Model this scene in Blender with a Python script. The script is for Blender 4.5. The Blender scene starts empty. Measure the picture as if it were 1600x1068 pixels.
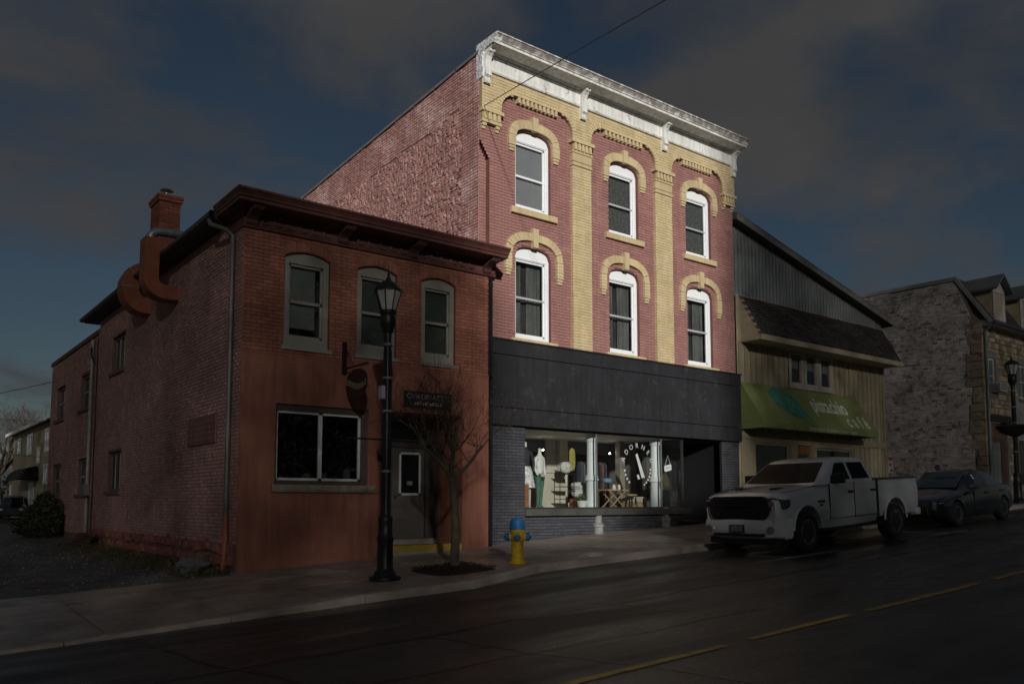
import bpy, bmesh, math, random
from mathutils import Vector, Matrix, noise
from mathutils.geometry import tessellate_polygon
R = math.radians
random.seed(7)
scene = bpy.context.scene
C = scene.collection

# ------------------------------------------------------------------ camera
cam_d = bpy.data.cameras.new('camera')
cam = bpy.data.objects.new('camera', cam_d)
C.objects.link(cam)
cam.location = (0, -16.0, 0.97)
YAW = math.atan(1018 / math.hypot(1306, 110))
cam.rotation_euler = (math.pi / 2 + math.atan(.084), 0, -YAW)
cam_d.sensor_width = 36
cam_d.lens = 36 * 1306 / 1600
cam_d.shift_y = (676 - 534) / 1600
cam_d.clip_end = 2000
scene.camera = cam

# ------------------------------------------------------------------ sky, sun, exposure
SUN_AZ, SUN_EL = 28.0, 14.0      # degrees left of the facade normal, above the horizon
world = bpy.data.worlds.new('World')
scene.world = world
world.use_nodes = True
nt = world.node_tree
nt.nodes.clear()
def N(t, kind, **kw):
    n = t.nodes.new(kind)
    for k, v in kw.items():
        setattr(n, k, v)
    return n
out = N(nt, 'ShaderNodeOutputWorld')
bg = N(nt, 'ShaderNodeBackground')
sky = N(nt, 'ShaderNodeTexSky')
sky.sky_type = 'NISHITA'
sky.sun_disc = False
sky.sun_elevation = R(SUN_EL)
sky.sun_rotation = R(180 + SUN_AZ)
sky.air_density = 1.0
sky.dust_density = 0.3
tc = N(nt, 'ShaderNodeTexCoord')
sep = N(nt, 'ShaderNodeSeparateXYZ')
nt.links.new(tc.outputs['Generated'], sep.inputs[0])
add = N(nt, 'ShaderNodeMath', operation='ADD'); add.inputs[1].default_value = 0.32
absz = N(nt, 'ShaderNodeMath', operation='ABSOLUTE')
nt.links.new(sep.outputs['Z'], absz.inputs[0]); nt.links.new(absz.outputs[0], add.inputs[0])
div = N(nt, 'ShaderNodeVectorMath', operation='DIVIDE')
comb = N(nt, 'ShaderNodeCombineXYZ')
for i in range(3): nt.links.new(add.outputs[0], comb.inputs[i])
nt.links.new(tc.outputs['Generated'], div.inputs[0]); nt.links.new(comb.outputs[0], div.inputs[1])
mp = N(nt, 'ShaderNodeMapping'); mp.inputs['Location'].default_value = (2.11, -6.72, -8.97)
nt.links.new(div.outputs[0], mp.inputs['Vector'])
n1 = N(nt, 'ShaderNodeTexNoise'); n1.inputs['Scale'].default_value = 1.7; n1.inputs['Detail'].default_value = 9; n1.inputs['Roughness'].default_value = .55; n1.inputs['Distortion'].default_value = .25
nt.links.new(mp.outputs[0], n1.inputs['Vector'])
ramp = N(nt, 'ShaderNodeValToRGB')
ramp.color_ramp.elements[0].position = 0.442; ramp.color_ramp.elements[1].position = 0.562
nt.links.new(n1.outputs['Fac'], ramp.inputs[0])
n2 = N(nt, 'ShaderNodeTexNoise'); n2.inputs['Scale'].default_value = 3.4; n2.inputs['Detail'].default_value = 7
nt.links.new(mp.outputs[0], n2.inputs['Vector'])
cr = N(nt, 'ShaderNodeValToRGB')
cr.color_ramp.elements[0].position = .3; cr.color_ramp.elements[0].color = (3.5, 3.55, 3.75, 1)
cr.color_ramp.elements[1].position = .75; cr.color_ramp.elements[1].color = (5.35, 5.3, 5.4, 1)
nt.links.new(n2.outputs['Fac'], cr.inputs[0])
mix = N(nt, 'ShaderNodeMix', data_type='RGBA')
nt.links.new(ramp.outputs['Color'], mix.inputs[0])
tint = N(nt, 'ShaderNodeVectorMath', operation='MULTIPLY'); tint.inputs[1].default_value = (1.15, 1.25, 1.36)
nt.links.new(sky.outputs[0], tint.inputs[0]); nt.links.new(tint.outputs[0], mix.inputs[6]); nt.links.new(cr.outputs['Color'], mix.inputs[7])
nt.links.new(mix.outputs[2], bg.inputs['Color'])
bg.inputs['Strength'].default_value = 0.011
nt.links.new(bg.outputs[0], out.inputs['Surface'])

sun_d = bpy.data.lights.new('sun', 'SUN')
sun_d.energy = 3.65
sun_d.angle = R(1.8)
sun_d.color = (1.0, .97, .93)
sun = bpy.data.objects.new('sun', sun_d)
C.objects.link(sun)
sdir = Vector((-math.sin(R(SUN_AZ)) * math.cos(R(SUN_EL)), -math.cos(R(SUN_AZ)) * math.cos(R(SUN_EL)), math.sin(R(SUN_EL))))
sun.rotation_euler = sdir.to_track_quat('Z', 'Y').to_euler()
sun.location = (0, -40, 30)

vs = scene.view_settings
vs.view_transform = 'Standard'
vs.look = 'None'
vs.exposure = 0.0
vs.gamma = 1.0
vs.use_curve_mapping = False

# ------------------------------------------------------------------ materials
MATS = {}
def mat(name, col, rough=.75, var=.18, scale=2.5, bump=0.0, bscale=60, metal=0.0, island=0.0, spec=.4,
        streak=0.0, coat=0.0, col2=None, patch=0.0, pscale=3.0, rvar=0.0, emit=None, objrand=0.0, rmap=None):
    """procedural material: noise tone, optional per-piece tone, second-colour patches, streaks and bump"""
    if name in MATS: return MATS[name]
    m = bpy.data.materials.new(name); m.use_nodes = True
    t = m.node_tree; b = t.nodes['Principled BSDF']; L = t.links
    b.inputs['Roughness'].default_value = rough; b.inputs['Metallic'].default_value = metal
    b.inputs['Specular IOR Level'].default_value = spec
    if coat: b.inputs['Coat Weight'].default_value = coat; b.inputs['Coat Roughness'].default_value = .08
    co = N(t, 'ShaderNodeTexCoord').outputs['Object']
    nz = N(t, 'ShaderNodeTexNoise'); nz.inputs['Scale'].default_value = scale; nz.inputs['Detail'].default_value = 6; nz.inputs['Roughness'].default_value = .65
    L.new(co, nz.inputs['Vector'])
    mr = N(t, 'ShaderNodeMapRange'); mr.inputs[1].default_value = .3; mr.inputs[2].default_value = .7
    mr.inputs[3].default_value = 1 - var; mr.inputs[4].default_value = 1 + var
    L.new(nz.outputs['Fac'], mr.inputs[0])
    val = mr.outputs[0]
    if island:
        g = N(t, 'ShaderNodeNewGeometry')
        m2 = N(t, 'ShaderNodeMapRange'); m2.inputs[3].default_value = 1 - island; m2.inputs[4].default_value = 1 + island
        L.new(g.outputs['Random Per Island'], m2.inputs[0])
        mu = N(t, 'ShaderNodeMath', operation='MULTIPLY'); L.new(val, mu.inputs[0]); L.new(m2.outputs[0], mu.inputs[1]); val = mu.outputs[0]
    if objrand:
        oi = N(t, 'ShaderNodeObjectInfo')
        m2 = N(t, 'ShaderNodeMapRange'); m2.inputs[3].default_value = 1 - objrand; m2.inputs[4].default_value = 1 + objrand
        L.new(oi.outputs['Random'], m2.inputs[0])
        mu = N(t, 'ShaderNodeMath', operation='MULTIPLY'); L.new(val, mu.inputs[0]); L.new(m2.outputs[0], mu.inputs[1]); val = mu.outputs[0]
    if streak:
        mpn = N(t, 'ShaderNodeMapping'); mpn.inputs['Scale'].default_value = (9, 9, .7); L.new(co, mpn.inputs[0])
        ns = N(t, 'ShaderNodeTexNoise'); ns.inputs['Scale'].default_value = 1.0; ns.inputs['Detail'].default_value = 5; L.new(mpn.outputs[0], ns.inputs['Vector'])
        m3 = N(t, 'ShaderNodeMapRange'); m3.inputs[1].default_value = .35; m3.inputs[2].default_value = .7; m3.inputs[3].default_value = 1 + streak * .5; m3.inputs[4].default_value = 1 - streak
        L.new(ns.outputs['Fac'], m3.inputs[0])
        mu = N(t, 'ShaderNodeMath', operation='MULTIPLY'); L.new(val, mu.inputs[0]); L.new(m3.outputs[0], mu.inputs[1]); val = mu.outputs[0]
    base = N(t, 'ShaderNodeRGB'); base.outputs[0].default_value = (*col, 1)
    colout = base.outputs[0]
    if col2:
        np_ = N(t, 'ShaderNodeTexNoise'); np_.inputs['Scale'].default_value = pscale; np_.inputs['Detail'].default_value = 8; np_.inputs['Roughness'].default_value = .7
        L.new(co, np_.inputs['Vector'])
        mp_ = N(t, 'ShaderNodeMapRange'); mp_.inputs[1].default_value = .62 - patch * .35; mp_.inputs[2].default_value = .70 - patch * .3
        L.new(np_.outputs['Fac'], mp_.inputs[0])
        mx = N(t, 'ShaderNodeMix', data_type='RGBA'); mx.inputs[7].default_value = (*col2, 1)
        L.new(mp_.outputs[0], mx.inputs[0]); L.new(colout, mx.inputs[6]); colout = mx.outputs[2]
    vm = N(t, 'ShaderNodeVectorMath', operation='SCALE')
    L.new(colout, vm.inputs[0]); L.new(val, vm.inputs['Scale'])
    L.new(vm.outputs[0], b.inputs['Base Color'])
    if rvar:
        m4 = N(t, 'ShaderNodeMapRange'); m4.inputs[1].default_value = .35; m4.inputs[2].default_value = .65; m4.inputs[3].default_value = max(.03, rough - rvar); m4.inputs[4].default_value = min(1, rough + rvar)
        nr = N(t, 'ShaderNodeTexNoise'); nr.inputs['Scale'].default_value = .9; nr.inputs['Detail'].default_value = 6
        if rmap:
            mq_ = N(t, 'ShaderNodeMapping'); mq_.inputs['Scale'].default_value = rmap; L.new(co, mq_.inputs[0]); L.new(mq_.outputs[0], nr.inputs['Vector'])
        else: L.new(co, nr.inputs['Vector'])
        L.new(nr.outputs['Fac'], m4.inputs[0]); L.new(m4.outputs[0], b.inputs['Roughness'])
    if bump:
        nb = N(t, 'ShaderNodeTexNoise'); nb.inputs['Scale'].default_value = bscale; nb.inputs['Detail'].default_value = 6; L.new(co, nb.inputs['Vector'])
        bp = N(t, 'ShaderNodeBump'); bp.inputs['Strength'].default_value = 1.0; bp.inputs['Distance'].default_value = bump
        L.new(nb.outputs['Fac'], bp.inputs['Height']); L.new(bp.outputs[0], b.inputs['Normal'])
    if emit:
        b.inputs['Emission Color'].default_value = (*emit[0], 1); b.inputs['Emission Strength'].default_value = emit[1]
    MATS[name] = m
    return m
def glass_mat(name, tint=(.6, .63, .62), refl=1.0, rough=.01):
    if name in MATS: return MATS[name]
    m = bpy.data.materials.new(name); m.use_nodes = True; t = m.node_tree; t.nodes.clear()
    o = N(t, 'ShaderNodeOutputMaterial'); mx = N(t, 'ShaderNodeMixShader'); tr = N(t, 'ShaderNodeBsdfTransparent'); gl = N(t, 'ShaderNodeBsdfGlossy')
    tr.inputs[0].default_value = (*tint, 1); gl.inputs['Roughness'].default_value = rough
    lw = N(t, 'ShaderNodeLayerWeight'); lw.inputs['Blend'].default_value = .5      # facing: 0 head-on, 1 grazing, same from both sides
    pw = N(t, 'ShaderNodeMath', operation='POWER'); pw.inputs[1].default_value = 4.0
    mu = N(t, 'ShaderNodeMapRange'); mu.inputs[3].default_value = .08 * refl; mu.inputs[4].default_value = 1.0
    t.links.new(lw.outputs['Facing'], pw.inputs[0]); t.links.new(pw.outputs[0], mu.inputs[0]); t.links.new(mu.outputs[0], mx.inputs[0])
    nb = N(t, 'ShaderNodeTexNoise'); nb.inputs['Scale'].default_value = 1.6
    tcn = N(t, 'ShaderNodeTexCoord'); t.links.new(tcn.outputs['Object'], nb.inputs['Vector'])
    bp = N(t, 'ShaderNodeBump'); bp.inputs['Distance'].default_value = .006; bp.inputs['Strength'].default_value = .5
    t.links.new(nb.outputs['Fac'], bp.inputs['Height']); t.links.new(bp.outputs[0], gl.inputs['Normal'])
    t.links.new(tr.outputs[0], mx.inputs[1]); t.links.new(gl.outputs[0], mx.inputs[2]); t.links.new(mx.outputs[0], o.inputs[0])
    MATS[name] = m
    return m

# ------------------------------------------------------------------ mesh builder
class MB:
    def __init__(s): s.v = []; s.f = []
    def quad(s, a, b, c, d):
        n = len(s.v); s.v += [a, b, c, d]; s.f.append((n, n + 1, n + 2, n + 3)); return s
    def box(s, x0, x1, y0, y1, z0, z1):
        n = len(s.v)
        s.v += [(x0, y0, z0), (x1, y0, z0), (x1, y1, z0), (x0, y1, z0), (x0, y0, z1), (x1, y0, z1), (x1, y1, z1), (x0, y1, z1)]
        s.f += [(n, n + 3, n + 2, n + 1), (n + 4, n + 5, n + 6, n + 7), (n, n + 1, n + 5, n + 4), (n + 1, n + 2, n + 6, n + 5), (n + 2, n + 3, n + 7, n + 6), (n + 3, n, n + 4, n + 7)]
        return s
    def poly(s, pts, fn, d0, d1, ends=True):
        """2D loop pts extruded from depth d0 to d1; fn(a,b,d) -> xyz"""
        n = len(s.v); k = len(pts)
        s.v += [fn(a, b, d0) for a, b in pts] + [fn(a, b, d1) for a, b in pts]
        for i in range(k):
            j = (i + 1) % k
            s.f.append((n + i, n + j, n + k + j, n + k + i))
        if ends:
            tri = tessellate_polygon([[Vector((a, b, 0)) for a, b in pts]])
            for t in tri:
                s.f.append(tuple(n + q for q in t)); s.f.append(tuple(n + k + q for q in reversed(t)))
        return s
    def sheet(s, loops, fn, d0, reveal=None):
        """flat polygon (first loop) with holes at depth d0; holes get reveals to depth 'reveal'"""
        flat = []; vl = []
        for l in loops:
            vl.append([Vector((a, b, 0)) for a, b in l]); flat += list(l)
        n = len(s.v)
        s.v += [fn(a, b, d0) for a, b in flat]
        for t in tessellate_polygon(vl): s.f.append(tuple(n + q for q in t))
        if reveal is not None:
            for l in loops[1:]:
                for i in range(len(l)):
                    a, b = l[i], l[(i + 1) % len(l)]
                    s.quad(fn(*a, d0), fn(*b, d0), fn(*b, reveal), fn(*a, reveal))
        return s
    def tube(s, pts, r, k=8, cap=True):
        pts = [Vector(p) for p in pts]; m = len(pts)
        rs = r if isinstance(r, (list, tuple)) else [r] * m
        n0 = len(s.v)
        up = None
        for i, p in enumerate(pts):
            d = (pts[min(i + 1, m - 1)] - pts[max(i - 1, 0)])
            d = d.normalized() if d.length > 1e-9 else Vector((0, 0, 1))
            if up is None:
                up = d.orthogonal().normalized()
            else:
                up = (up - d * up.dot(d)); up = up.normalized() if up.length > 1e-6 else d.orthogonal().normalized()
            w = d.cross(up)
            for j in range(k):
                a = 2 * math.pi * j / k
                s.v.append(tuple(p + (up * math.cos(a) + w * math.sin(a)) * rs[i]))
        for i in range(m - 1):
            for j in range(k):
                a = n0 + i * k + j; b = n0 + i * k + (j + 1) % k
                s.f.append((a, b, b + k, a + k))
        if cap:
            s.f.append(tuple(n0 + j for j in reversed(range(k)))); s.f.append(tuple(n0 + (m - 1) * k + j for j in range(k)))
        return s
    def lathe(s, prof, k=16, c=(0, 0, 0), axis='z'):
        n0 = len(s.v)
        for r, h in prof:
            for j in range(k):
                a = 2 * math.pi * j / k; u, w = r * math.cos(a), r * math.sin(a)
                p = (u, w, h) if axis == 'z' else ((u, h, w) if axis == 'y' else (h, u, w))
                s.v.append((c[0] + p[0], c[1] + p[1], c[2] + p[2]))
        for i in range(len(prof) - 1):
            for j in range(k):
                a = n0 + i * k + j; b = n0 + i * k + (j + 1) % k
                s.f.append((a, b, b + k, a + k))
        s.f.append(tuple(n0 + j for j in reversed(range(k)))); s.f.append(tuple(n0 + (len(prof) - 1) * k + j for j in range(k)))
        return s
    def mesh_in(s, vs_, fs_):
        n = len(s.v); s.v += [tuple(v) for v in vs_]; s.f += [tuple(n + q for q in f) for f in fs_]; return s
    def move(s, mtx):
        s.v = [tuple(mtx @ Vector(v)) for v in s.v]; return s
    def build(s, name, m, parent=None, smooth=False, bevel=0, kind=None, local=False, recalc=True):
        me = bpy.data.meshes.new(name)
        off = Vector((0, 0, 0))
        if parent is not None and not local:
            p = parent
            while p is not None: off += p.location; p = p.parent
        me.from_pydata([tuple(Vector(v) - off) for v in s.v], [], s.f)
        if recalc:
            bm = bmesh.new(); bm.from_mesh(me); bmesh.ops.recalc_face_normals(bm, faces=bm.faces); bm.to_mesh(me); bm.free()
        me.materials.append(m)
        if smooth:
            for p in me.polygons: p.use_smooth = True
            if smooth != 'all':
                try: me.set_sharp_from_angle(angle=R(40))
                except Exception: pass
        o = bpy.data.objects.new(name, me); C.objects.link(o)
        if parent is not None: o.parent = parent
        if bevel:
            b = o.modifiers.new('bevel', 'BEVEL'); b.width = bevel; b.segments = 2; b.limit_method = 'ANGLE'; b.angle_limit = R(35)
        if kind: o['kind'] = kind
        return o
def thing(name, label, cat, loc=(0, 0, 0), rz=0.0, group=None):
    o = bpy.data.objects.new(name, None); C.objects.link(o); o.empty_display_size = .2
    o.location = loc; o.rotation_euler = (0, 0, rz); return tag(o, label, cat, group)
def tag(o, label, cat, group=None):
    o['label'] = label; o['category'] = cat
    if group: o['group'] = group
    return o
def struct(o): o['kind'] = 'structure'; return o
def copy_tree(o, parent=None):
    c = o.copy(); C.objects.link(c)
    if parent is not None: c.parent = parent
    for ch in list(o.children): copy_tree(ch, c)
    return c
XZ = lambda a, b, d: (a, d, b)        # facade facing -y : (x, z, y)
YZ = lambda a, b, d: (d, a, b)        # wall facing -x : (y, z, x)
XY = lambda a, b, d: (a, b, d)
def rect(a0, a1, b0, b1): return [(a0, b0), (a1, b0), (a1, b1), (a0, b1)]
def scan(loop, b):
    xs = []
    for i in range(len(loop)):
        (a0, b0), (a1, b1) = loop[i], loop[(i + 1) % len(loop)]
        if (b0 <= b) != (b1 <= b): xs.append(a0 + (b - b0) / (b1 - b0) * (a1 - a0))
    xs.sort(); return [(xs[i], xs[i + 1]) for i in range(0, len(xs) - 1, 2)]
def cut(iv, hole):
    o = []
    for a, b in iv:
        if hole[1] <= a or hole[0] >= b: o.append((a, b)); continue
        if hole[0] > a: o.append((a, hole[0]))
        if hole[1] < b: o.append((hole[1], b))
    return o
def brick_rects(outer, holes, b0, b1, course=.076, L=.222, joint=.010):
    res = []; k = 0; b = b0
    while b + course <= b1 + .03:
        mid = b + course * .5
        iv = scan(outer, mid)
        for h in holes:
            for bb in (b + .006, mid, b + course - joint):
                for hh in scan(h, bb): iv = cut(iv, hh)
        for a0, a1 in iv:
            if a1 - a0 < .03: continue
            grid0 = (k % 2) * L * .5
            n = math.floor((a0 - grid0) / L)
            x = a0
            while x < a1 - .012:
                nx = min(a1, grid0 + (n + 1) * L); n += 1
                if nx - x < .05 and nx < a1: continue
                if nx - x > .02: res.append((x, nx - joint if nx < a1 else nx, b, b + course - joint))
                x = nx
        b += course; k += 1
    return res
def add_bricks(mb, rects, fn, base, outd, proud=.008, jit=.003, sgn=-1):
    """each brick a 5-sided box standing proud of the wall plane 'base' (depth coordinate), towards sgn"""
    for a0, a1, b0, b1 in rects:
        d = base + sgn * (proud + random.uniform(-jit, jit)); t0 = random.uniform(-.0015, .0015)
        n = len(mb.v); i = .004
        mb.v += [fn(a0, b0, base), fn(a1, b0, base), fn(a1, b1, base), fn(a0, b1, base),
                 fn(a0 + i, b0 + i, d + t0), fn(a1 - i, b0 + i, d - t0), fn(a1 - i, b1 - i, d - t0), fn(a0 + i, b1 - i, d + t0)]
        mb.f += [(n + 4, n + 5, n + 6, n + 7), (n, n + 1, n + 5, n + 4), (n + 1, n + 2, n + 6, n + 5), (n + 2, n + 3, n + 7, n + 6), (n + 3, n, n + 4, n + 7)]
def single_bricks(parent, rects, fn, base, m, proud=.008, jit=.003, sgn=-1, L=.212, n=300, key=None):
    """the n best bricks of full length as objects that share one mesh; returns the rest"""
    full = [r for r in rects if abs(r[1] - r[0] - L) < .002]
    full.sort(key=key); pick = full[:n]; ps = set(pick)
    if not pick: return rects
    h = pick[0][3] - pick[0][2]
    mb = MB(); add_bricks(mb, [(-L / 2, L / 2, -h / 2, h / 2)], fn, 0, 0, proud, 0, sgn)
    first = None; off = Vector((0, 0, 0)); p = parent
    while p is not None: off += p.location; p = p.parent
    for a0, a1, b0, b1 in pick:
        if first is None:
            o = mb.build('brick', m, parent, local=True, recalc=True); first = o
        else:
            o = bpy.data.objects.new('brick', first.data); C.objects.link(o); o.parent = parent
        o.location = Vector(fn((a0 + a1) / 2, (b0 + b1) / 2, base + sgn * random.uniform(-jit, jit))) - off
    return [r for r in rects if r not in ps]
def text_geo(s, size, extr=0.0, align='CENTER', shear=0.0, spacing=1.0, bold=0.0):
    cu = bpy.data.curves.new('t', 'FONT'); cu.body = s; cu.size = size; cu.align_x = align; cu.extrude = extr; cu.shear = shear; cu.space_character = spacing
    cu.resolution_u = 3; cu.offset = bold
    o = bpy.data.objects.new('t', cu); C.objects.link(o)
    dg = bpy.context.evaluated_depsgraph_get(); me = bpy.data.meshes.new_from_object(o.evaluated_get(dg))
    vs_ = [v.co.copy() for v in me.vertices]; fs_ = [tuple(p.vertices) for p in me.polygons]
    bpy.data.objects.remove(o); bpy.data.meshes.remove(me); bpy.data.curves.remove(cu)
    return vs_, fs_
def text_on(mb, s, size, mtx, **kw):
    vs_, fs_ = text_geo(s, size, **kw); mb.mesh_in([mtx @ v for v in vs_], fs_)
def face_front(x, y, z): return Matrix.Translation((x, y, z)) @ Matrix.Rotation(R(90), 4, 'X')
def ico(mb, c, r, sc=(1, 1, 1), sub=2, jit=0.0, seed=0):
    bm = bmesh.new(); bmesh.ops.create_icosphere(bm, subdivisions=sub, radius=1)
    vs_ = []
    for v in bm.verts:
        k = 1 + jit * (noise.noise(v.co * 1.7 + Vector((seed * 3.1, seed, 0))) * 2)
        vs_.append((c[0] + v.co.x * r * sc[0] * k, c[1] + v.co.y * r * sc[1] * k, c[2] + v.co.z * r * sc[2] * k))
    bm.verts.index_update(); fs_ = [tuple(v.index for v in f.verts) for f in bm.faces]; bm.free()
    mb.mesh_in(vs_, fs_)
def skin_mesh(name, verts, edges, m, parent=None, sub=2, root=0, local=True):
    """continuous figure: skeleton with radii grown by a skin modifier and applied"""
    me = bpy.data.meshes.new(name); me.from_pydata([v[:3] for v in verts], edges, [])
    o = bpy.data.objects.new(name, me); C.objects.link(o)
    o.modifiers.new('skin', 'SKIN').use_smooth_shade = True
    for i, sv in enumerate(me.skin_vertices[0].data):
        r = verts[i][3]; sv.radius = r if isinstance(r, tuple) else (r, r); sv.use_root = (i == root)
    s = o.modifiers.new('sub', 'SUBSURF'); s.levels = sub; s.render_levels = sub
    dg = bpy.context.evaluated_depsgraph_get(); m2 = bpy.data.meshes.new_from_object(o.evaluated_get(dg))
    o.modifiers.clear(); o.data = m2; m2.materials.clear(); m2.materials.append(m)
    for p in m2.polygons: p.use_smooth = True
    if parent is not None: o.parent = parent
    return o

# ------------------------------------------------------------------ palette
RED = mat('red_painted_brick', (.315, .162, .142), .8, .14, 1.3, .0008, 120, island=.10, streak=.12, spec=.25)
RED_J = mat('red_painted_joint', (.17, .075, .065), .9, .2, 3, spec=.2)
RED_S = mat('red_side_brick', (.375, .20, .178), .8, .2, 1.1, .001, 90, island=.12, streak=.2, col2=(.46, .30, .28), patch=.32, pscale=1.1, spec=.25)
YEL = mat('yellow_painted_brick', (.53, .425, .245), .8, .12, 1.5, .0008, 120, island=.07, streak=.10, spec=.25)
YEL_J = mat('yellow_painted_joint', (.33, .255, .14), .9, .2, 3, spec=.2)
WHITE = mat('white_window_paint', (.78, .80, .80), .45, .04, 2, .0005, 60)
WCORN = mat('weathered_white_cornice', (.66, .66, .62), .7, .12, 2.5, .002, 40, streak=.22, col2=(.28, .26, .23), patch=.12, pscale=5)
WPEEL = mat('peeling_white_paint', (.72, .73, .74), .8, .1, 3, .004, 60, col2=(.22, .23, .24), patch=.42, pscale=22)
CROWN = mat('bare_weathered_crown', (.33, .30, .27), .8, .3, 5, .003, 40, col2=(.6, .6, .57), patch=.4, pscale=6)
CHAR = mat('charcoal_painted_board', (.017, .017, .020), .7, .28, 1.4, .0015, 35, streak=.25, col2=(.034, .034, .038), patch=.12, pscale=3)
CHARB = mat('charcoal_painted_brick', (.055, .055, .062), .6, .2, 2, .0012, 80, island=.16)
CHARJ = mat('charcoal_joint', (.014, .014, .016), .85, .2, 3)
BLACK = mat('black_metal', (.012, .012, .013), .42, .2, 3, .0006, 80)
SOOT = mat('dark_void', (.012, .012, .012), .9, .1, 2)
GLASS = glass_mat('window_glass', (.62, .65, .64), 1.3)
SHOPG = glass_mat('shop_glass', (.88, .90, .89), .8)
DGLASS = mat('dark_window_glass', (.012, .014, .015), .06, .1, 1, spec=.6)
# ================================================================== THE SETTING
def smooth(a, b, x):
    t = max(0, min(1, (x - a) / (b - a))); return t * t * (3 - 2 * t)
def street(x): return .051 * (max(-60, min(110, x)) - 11.8)
def side_z(x, y):
    z = street(x) + .02 * y
    return z - .085 * (1 - smooth(3.0, 5.2, x)) * max(0, min(1, (-y - 1.2) / 3.4))
def road_z(x, y): return street(x) - .22 + .003 * max(0, min(-4.7 - y, y + 16.6))
def back_z(x, y): return street(x) * (1 - .65 * smooth(0, 25, y)) - .01
def grid(mb, xs, ys, fz):
    n = len(mb.v); k = len(ys)
    for x in xs:
        for y in ys: mb.v.append((x, y, fz(x, y)))
    for i in range(len(xs) - 1):
        for j in range(k - 1):
            a = n + i * k + j; mb.f.append((a, a + k, a + k + 1, a + 1))
def lin(a, b, n): return [a + (b - a) * i / n for i in range(n + 1)]
M_GROUND = mat('dull_earth', (.07, .06, .045), .95, .4, .3, .01, 8)
mb = MB()
grid(mb, lin(-300, 400, 70), [-300, -150, -60, -17.2, -16.6, -3, -.2] + lin(.3, 40, 30) + [60, 100, 200, 500],
     lambda x, y: (street(x) - .42) if y < 0 else back_z(x, y) - .06)
struct(mb.build('ground', M_GROUND))
# wet asphalt road
M_ROAD = mat('wet_asphalt', (.044, .042, .040), .36, .35, 1.0, .004, 150, spec=.40, rvar=.20, rmap=(.25, 1.6, 1), col2=(.028, .027, .027), patch=.35, pscale=.5)
mb = MB()
grid(mb, lin(-60, 110, 340), lin(-16.6, -3.9, 26), lambda x, y: road_z(x, y) + .012 * noise.noise(Vector((x * .35, y * .5, 0))))
struct(mb.build('road', M_ROAD, smooth='all'))
# worn yellow centre line, white bay lines
M_YL = mat('worn_yellow_road_paint', (.42, .28, .04), .5, .25, 5, .002, 120, col2=(.05, .045, .035), patch=.22, pscale=7)
M_WL = mat('worn_white_road_paint', (.42, .42, .41), .5, .25, 5, .002, 120, col2=(.05, .05, .05), patch=.3, pscale=7)
def road_strip(pts, w, m, name='road_marking'):
    mb = MB()
    for (x0, y0), (x1, y1) in zip(pts[:-1], pts[1:]):
        k = max(1, int(math.hypot(x1 - x0, y1 - y0) / .4))
        for i in range(k):
            a, b = i / k, (i + 1) / k
            p = Vector((x0 + (x1 - x0) * a, y0 + (y1 - y0) * a)); q = Vector((x0 + (x1 - x0) * b, y0 + (y1 - y0) * b)); d = (q - p).normalized(); nn = Vector((-d.y, d.x)) * w / 2
            f = lambda v: (v.x, v.y, road_z(v.x, v.y) + .012 * noise.noise(Vector((v.x * .35, v.y * .5, 0))) + .006)
            mb.quad(f(p + nn), f(q + nn), f(q - nn), f(p - nn))
    return struct(mb.build(name, m))
for a, b in ((-9, 6.9), (7.3, 9.2), (9.6, 12.6), (13.1, 20), (20.6, 40)): road_strip([(a, -10.58), (b, -10.58)], .11, M_YL)
road_strip([(13.2, -6.35), (15.9, -6.45)], .09, M_WL); road_strip([(14.25, -5.4), (14.35, -6.4)], .09, M_WL)
road_strip([(20.6, -5.0), (20.9, -6.4)], .09, M_WL); road_strip([(20.0, -6.35), (21.7, -6.45)], .09, M_WL)
M_TAR = mat('tar_seam', (.008, .008, .008), .3, .2, 4)
rt = random.Random(77)
def crack(x0, y0, x1, y1, w):
    n = max(3, int(math.hypot(x1 - x0, y1 - y0) / .5)); pts = []
    for i in range(n + 1):
        t = i / n; pts.append((x0 + (x1 - x0) * t + rt.uniform(-.06, .06), y0 + (y1 - y0) * t + rt.uniform(-.06, .06)))
    road_strip(pts, w, M_TAR, 'tar_seam')
crack(-6, -7.7, 30, -7.75, .035); crack(2.6, -4.9, 3.4, -10.4, .03); crack(7.7, -4.9, 8.3, -9.0, .025); crack(11.5, -6.6, 13.0, -10.2, .025); crack(0.5, -9.2, 9.0, -9.5, .02); crack(5.2, -7.7, 6.0, -12.5, .022)
# driveway of broken asphalt and gravel
M_DRIVE = mat('gravelly_asphalt', (.095, .09, .085), .7, .4, 1.2, .012, 60, col2=(.15, .14, .125), patch=.3, pscale=3, rvar=.2)
def drive_z(x, y): return back_z(x, max(y, 0)) + .02 * min(y, 0) + .02 * noise.noise(Vector((x * .8, y * .8, 2)))
mb = MB(); grid(mb, lin(-30, 5.9, 72), lin(-.72, 28, 96) + [40, 60, 90], drive_z)
struct(mb.build('driveway', M_DRIVE, smooth='all'))
# sidewalk in single slabs, kerb in single stones
M_SLAB = mat('damp_concrete', (.31, .255, .215), .42, .28, .8, .0015, 90, rvar=.16, col2=(.22, .185, .155), patch=.35, pscale=.9, objrand=.14)
M_KERB = mat('damp_kerb_concrete', (.36, .31, .27), .6, .3, 2, .003, 60, objrand=.12)
mb = MB(); grid(mb, lin(-14, 62, 76), [-4.6, -3.72, -1.5, .2], lambda x, y: side_z(x, y) - .07)
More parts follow.
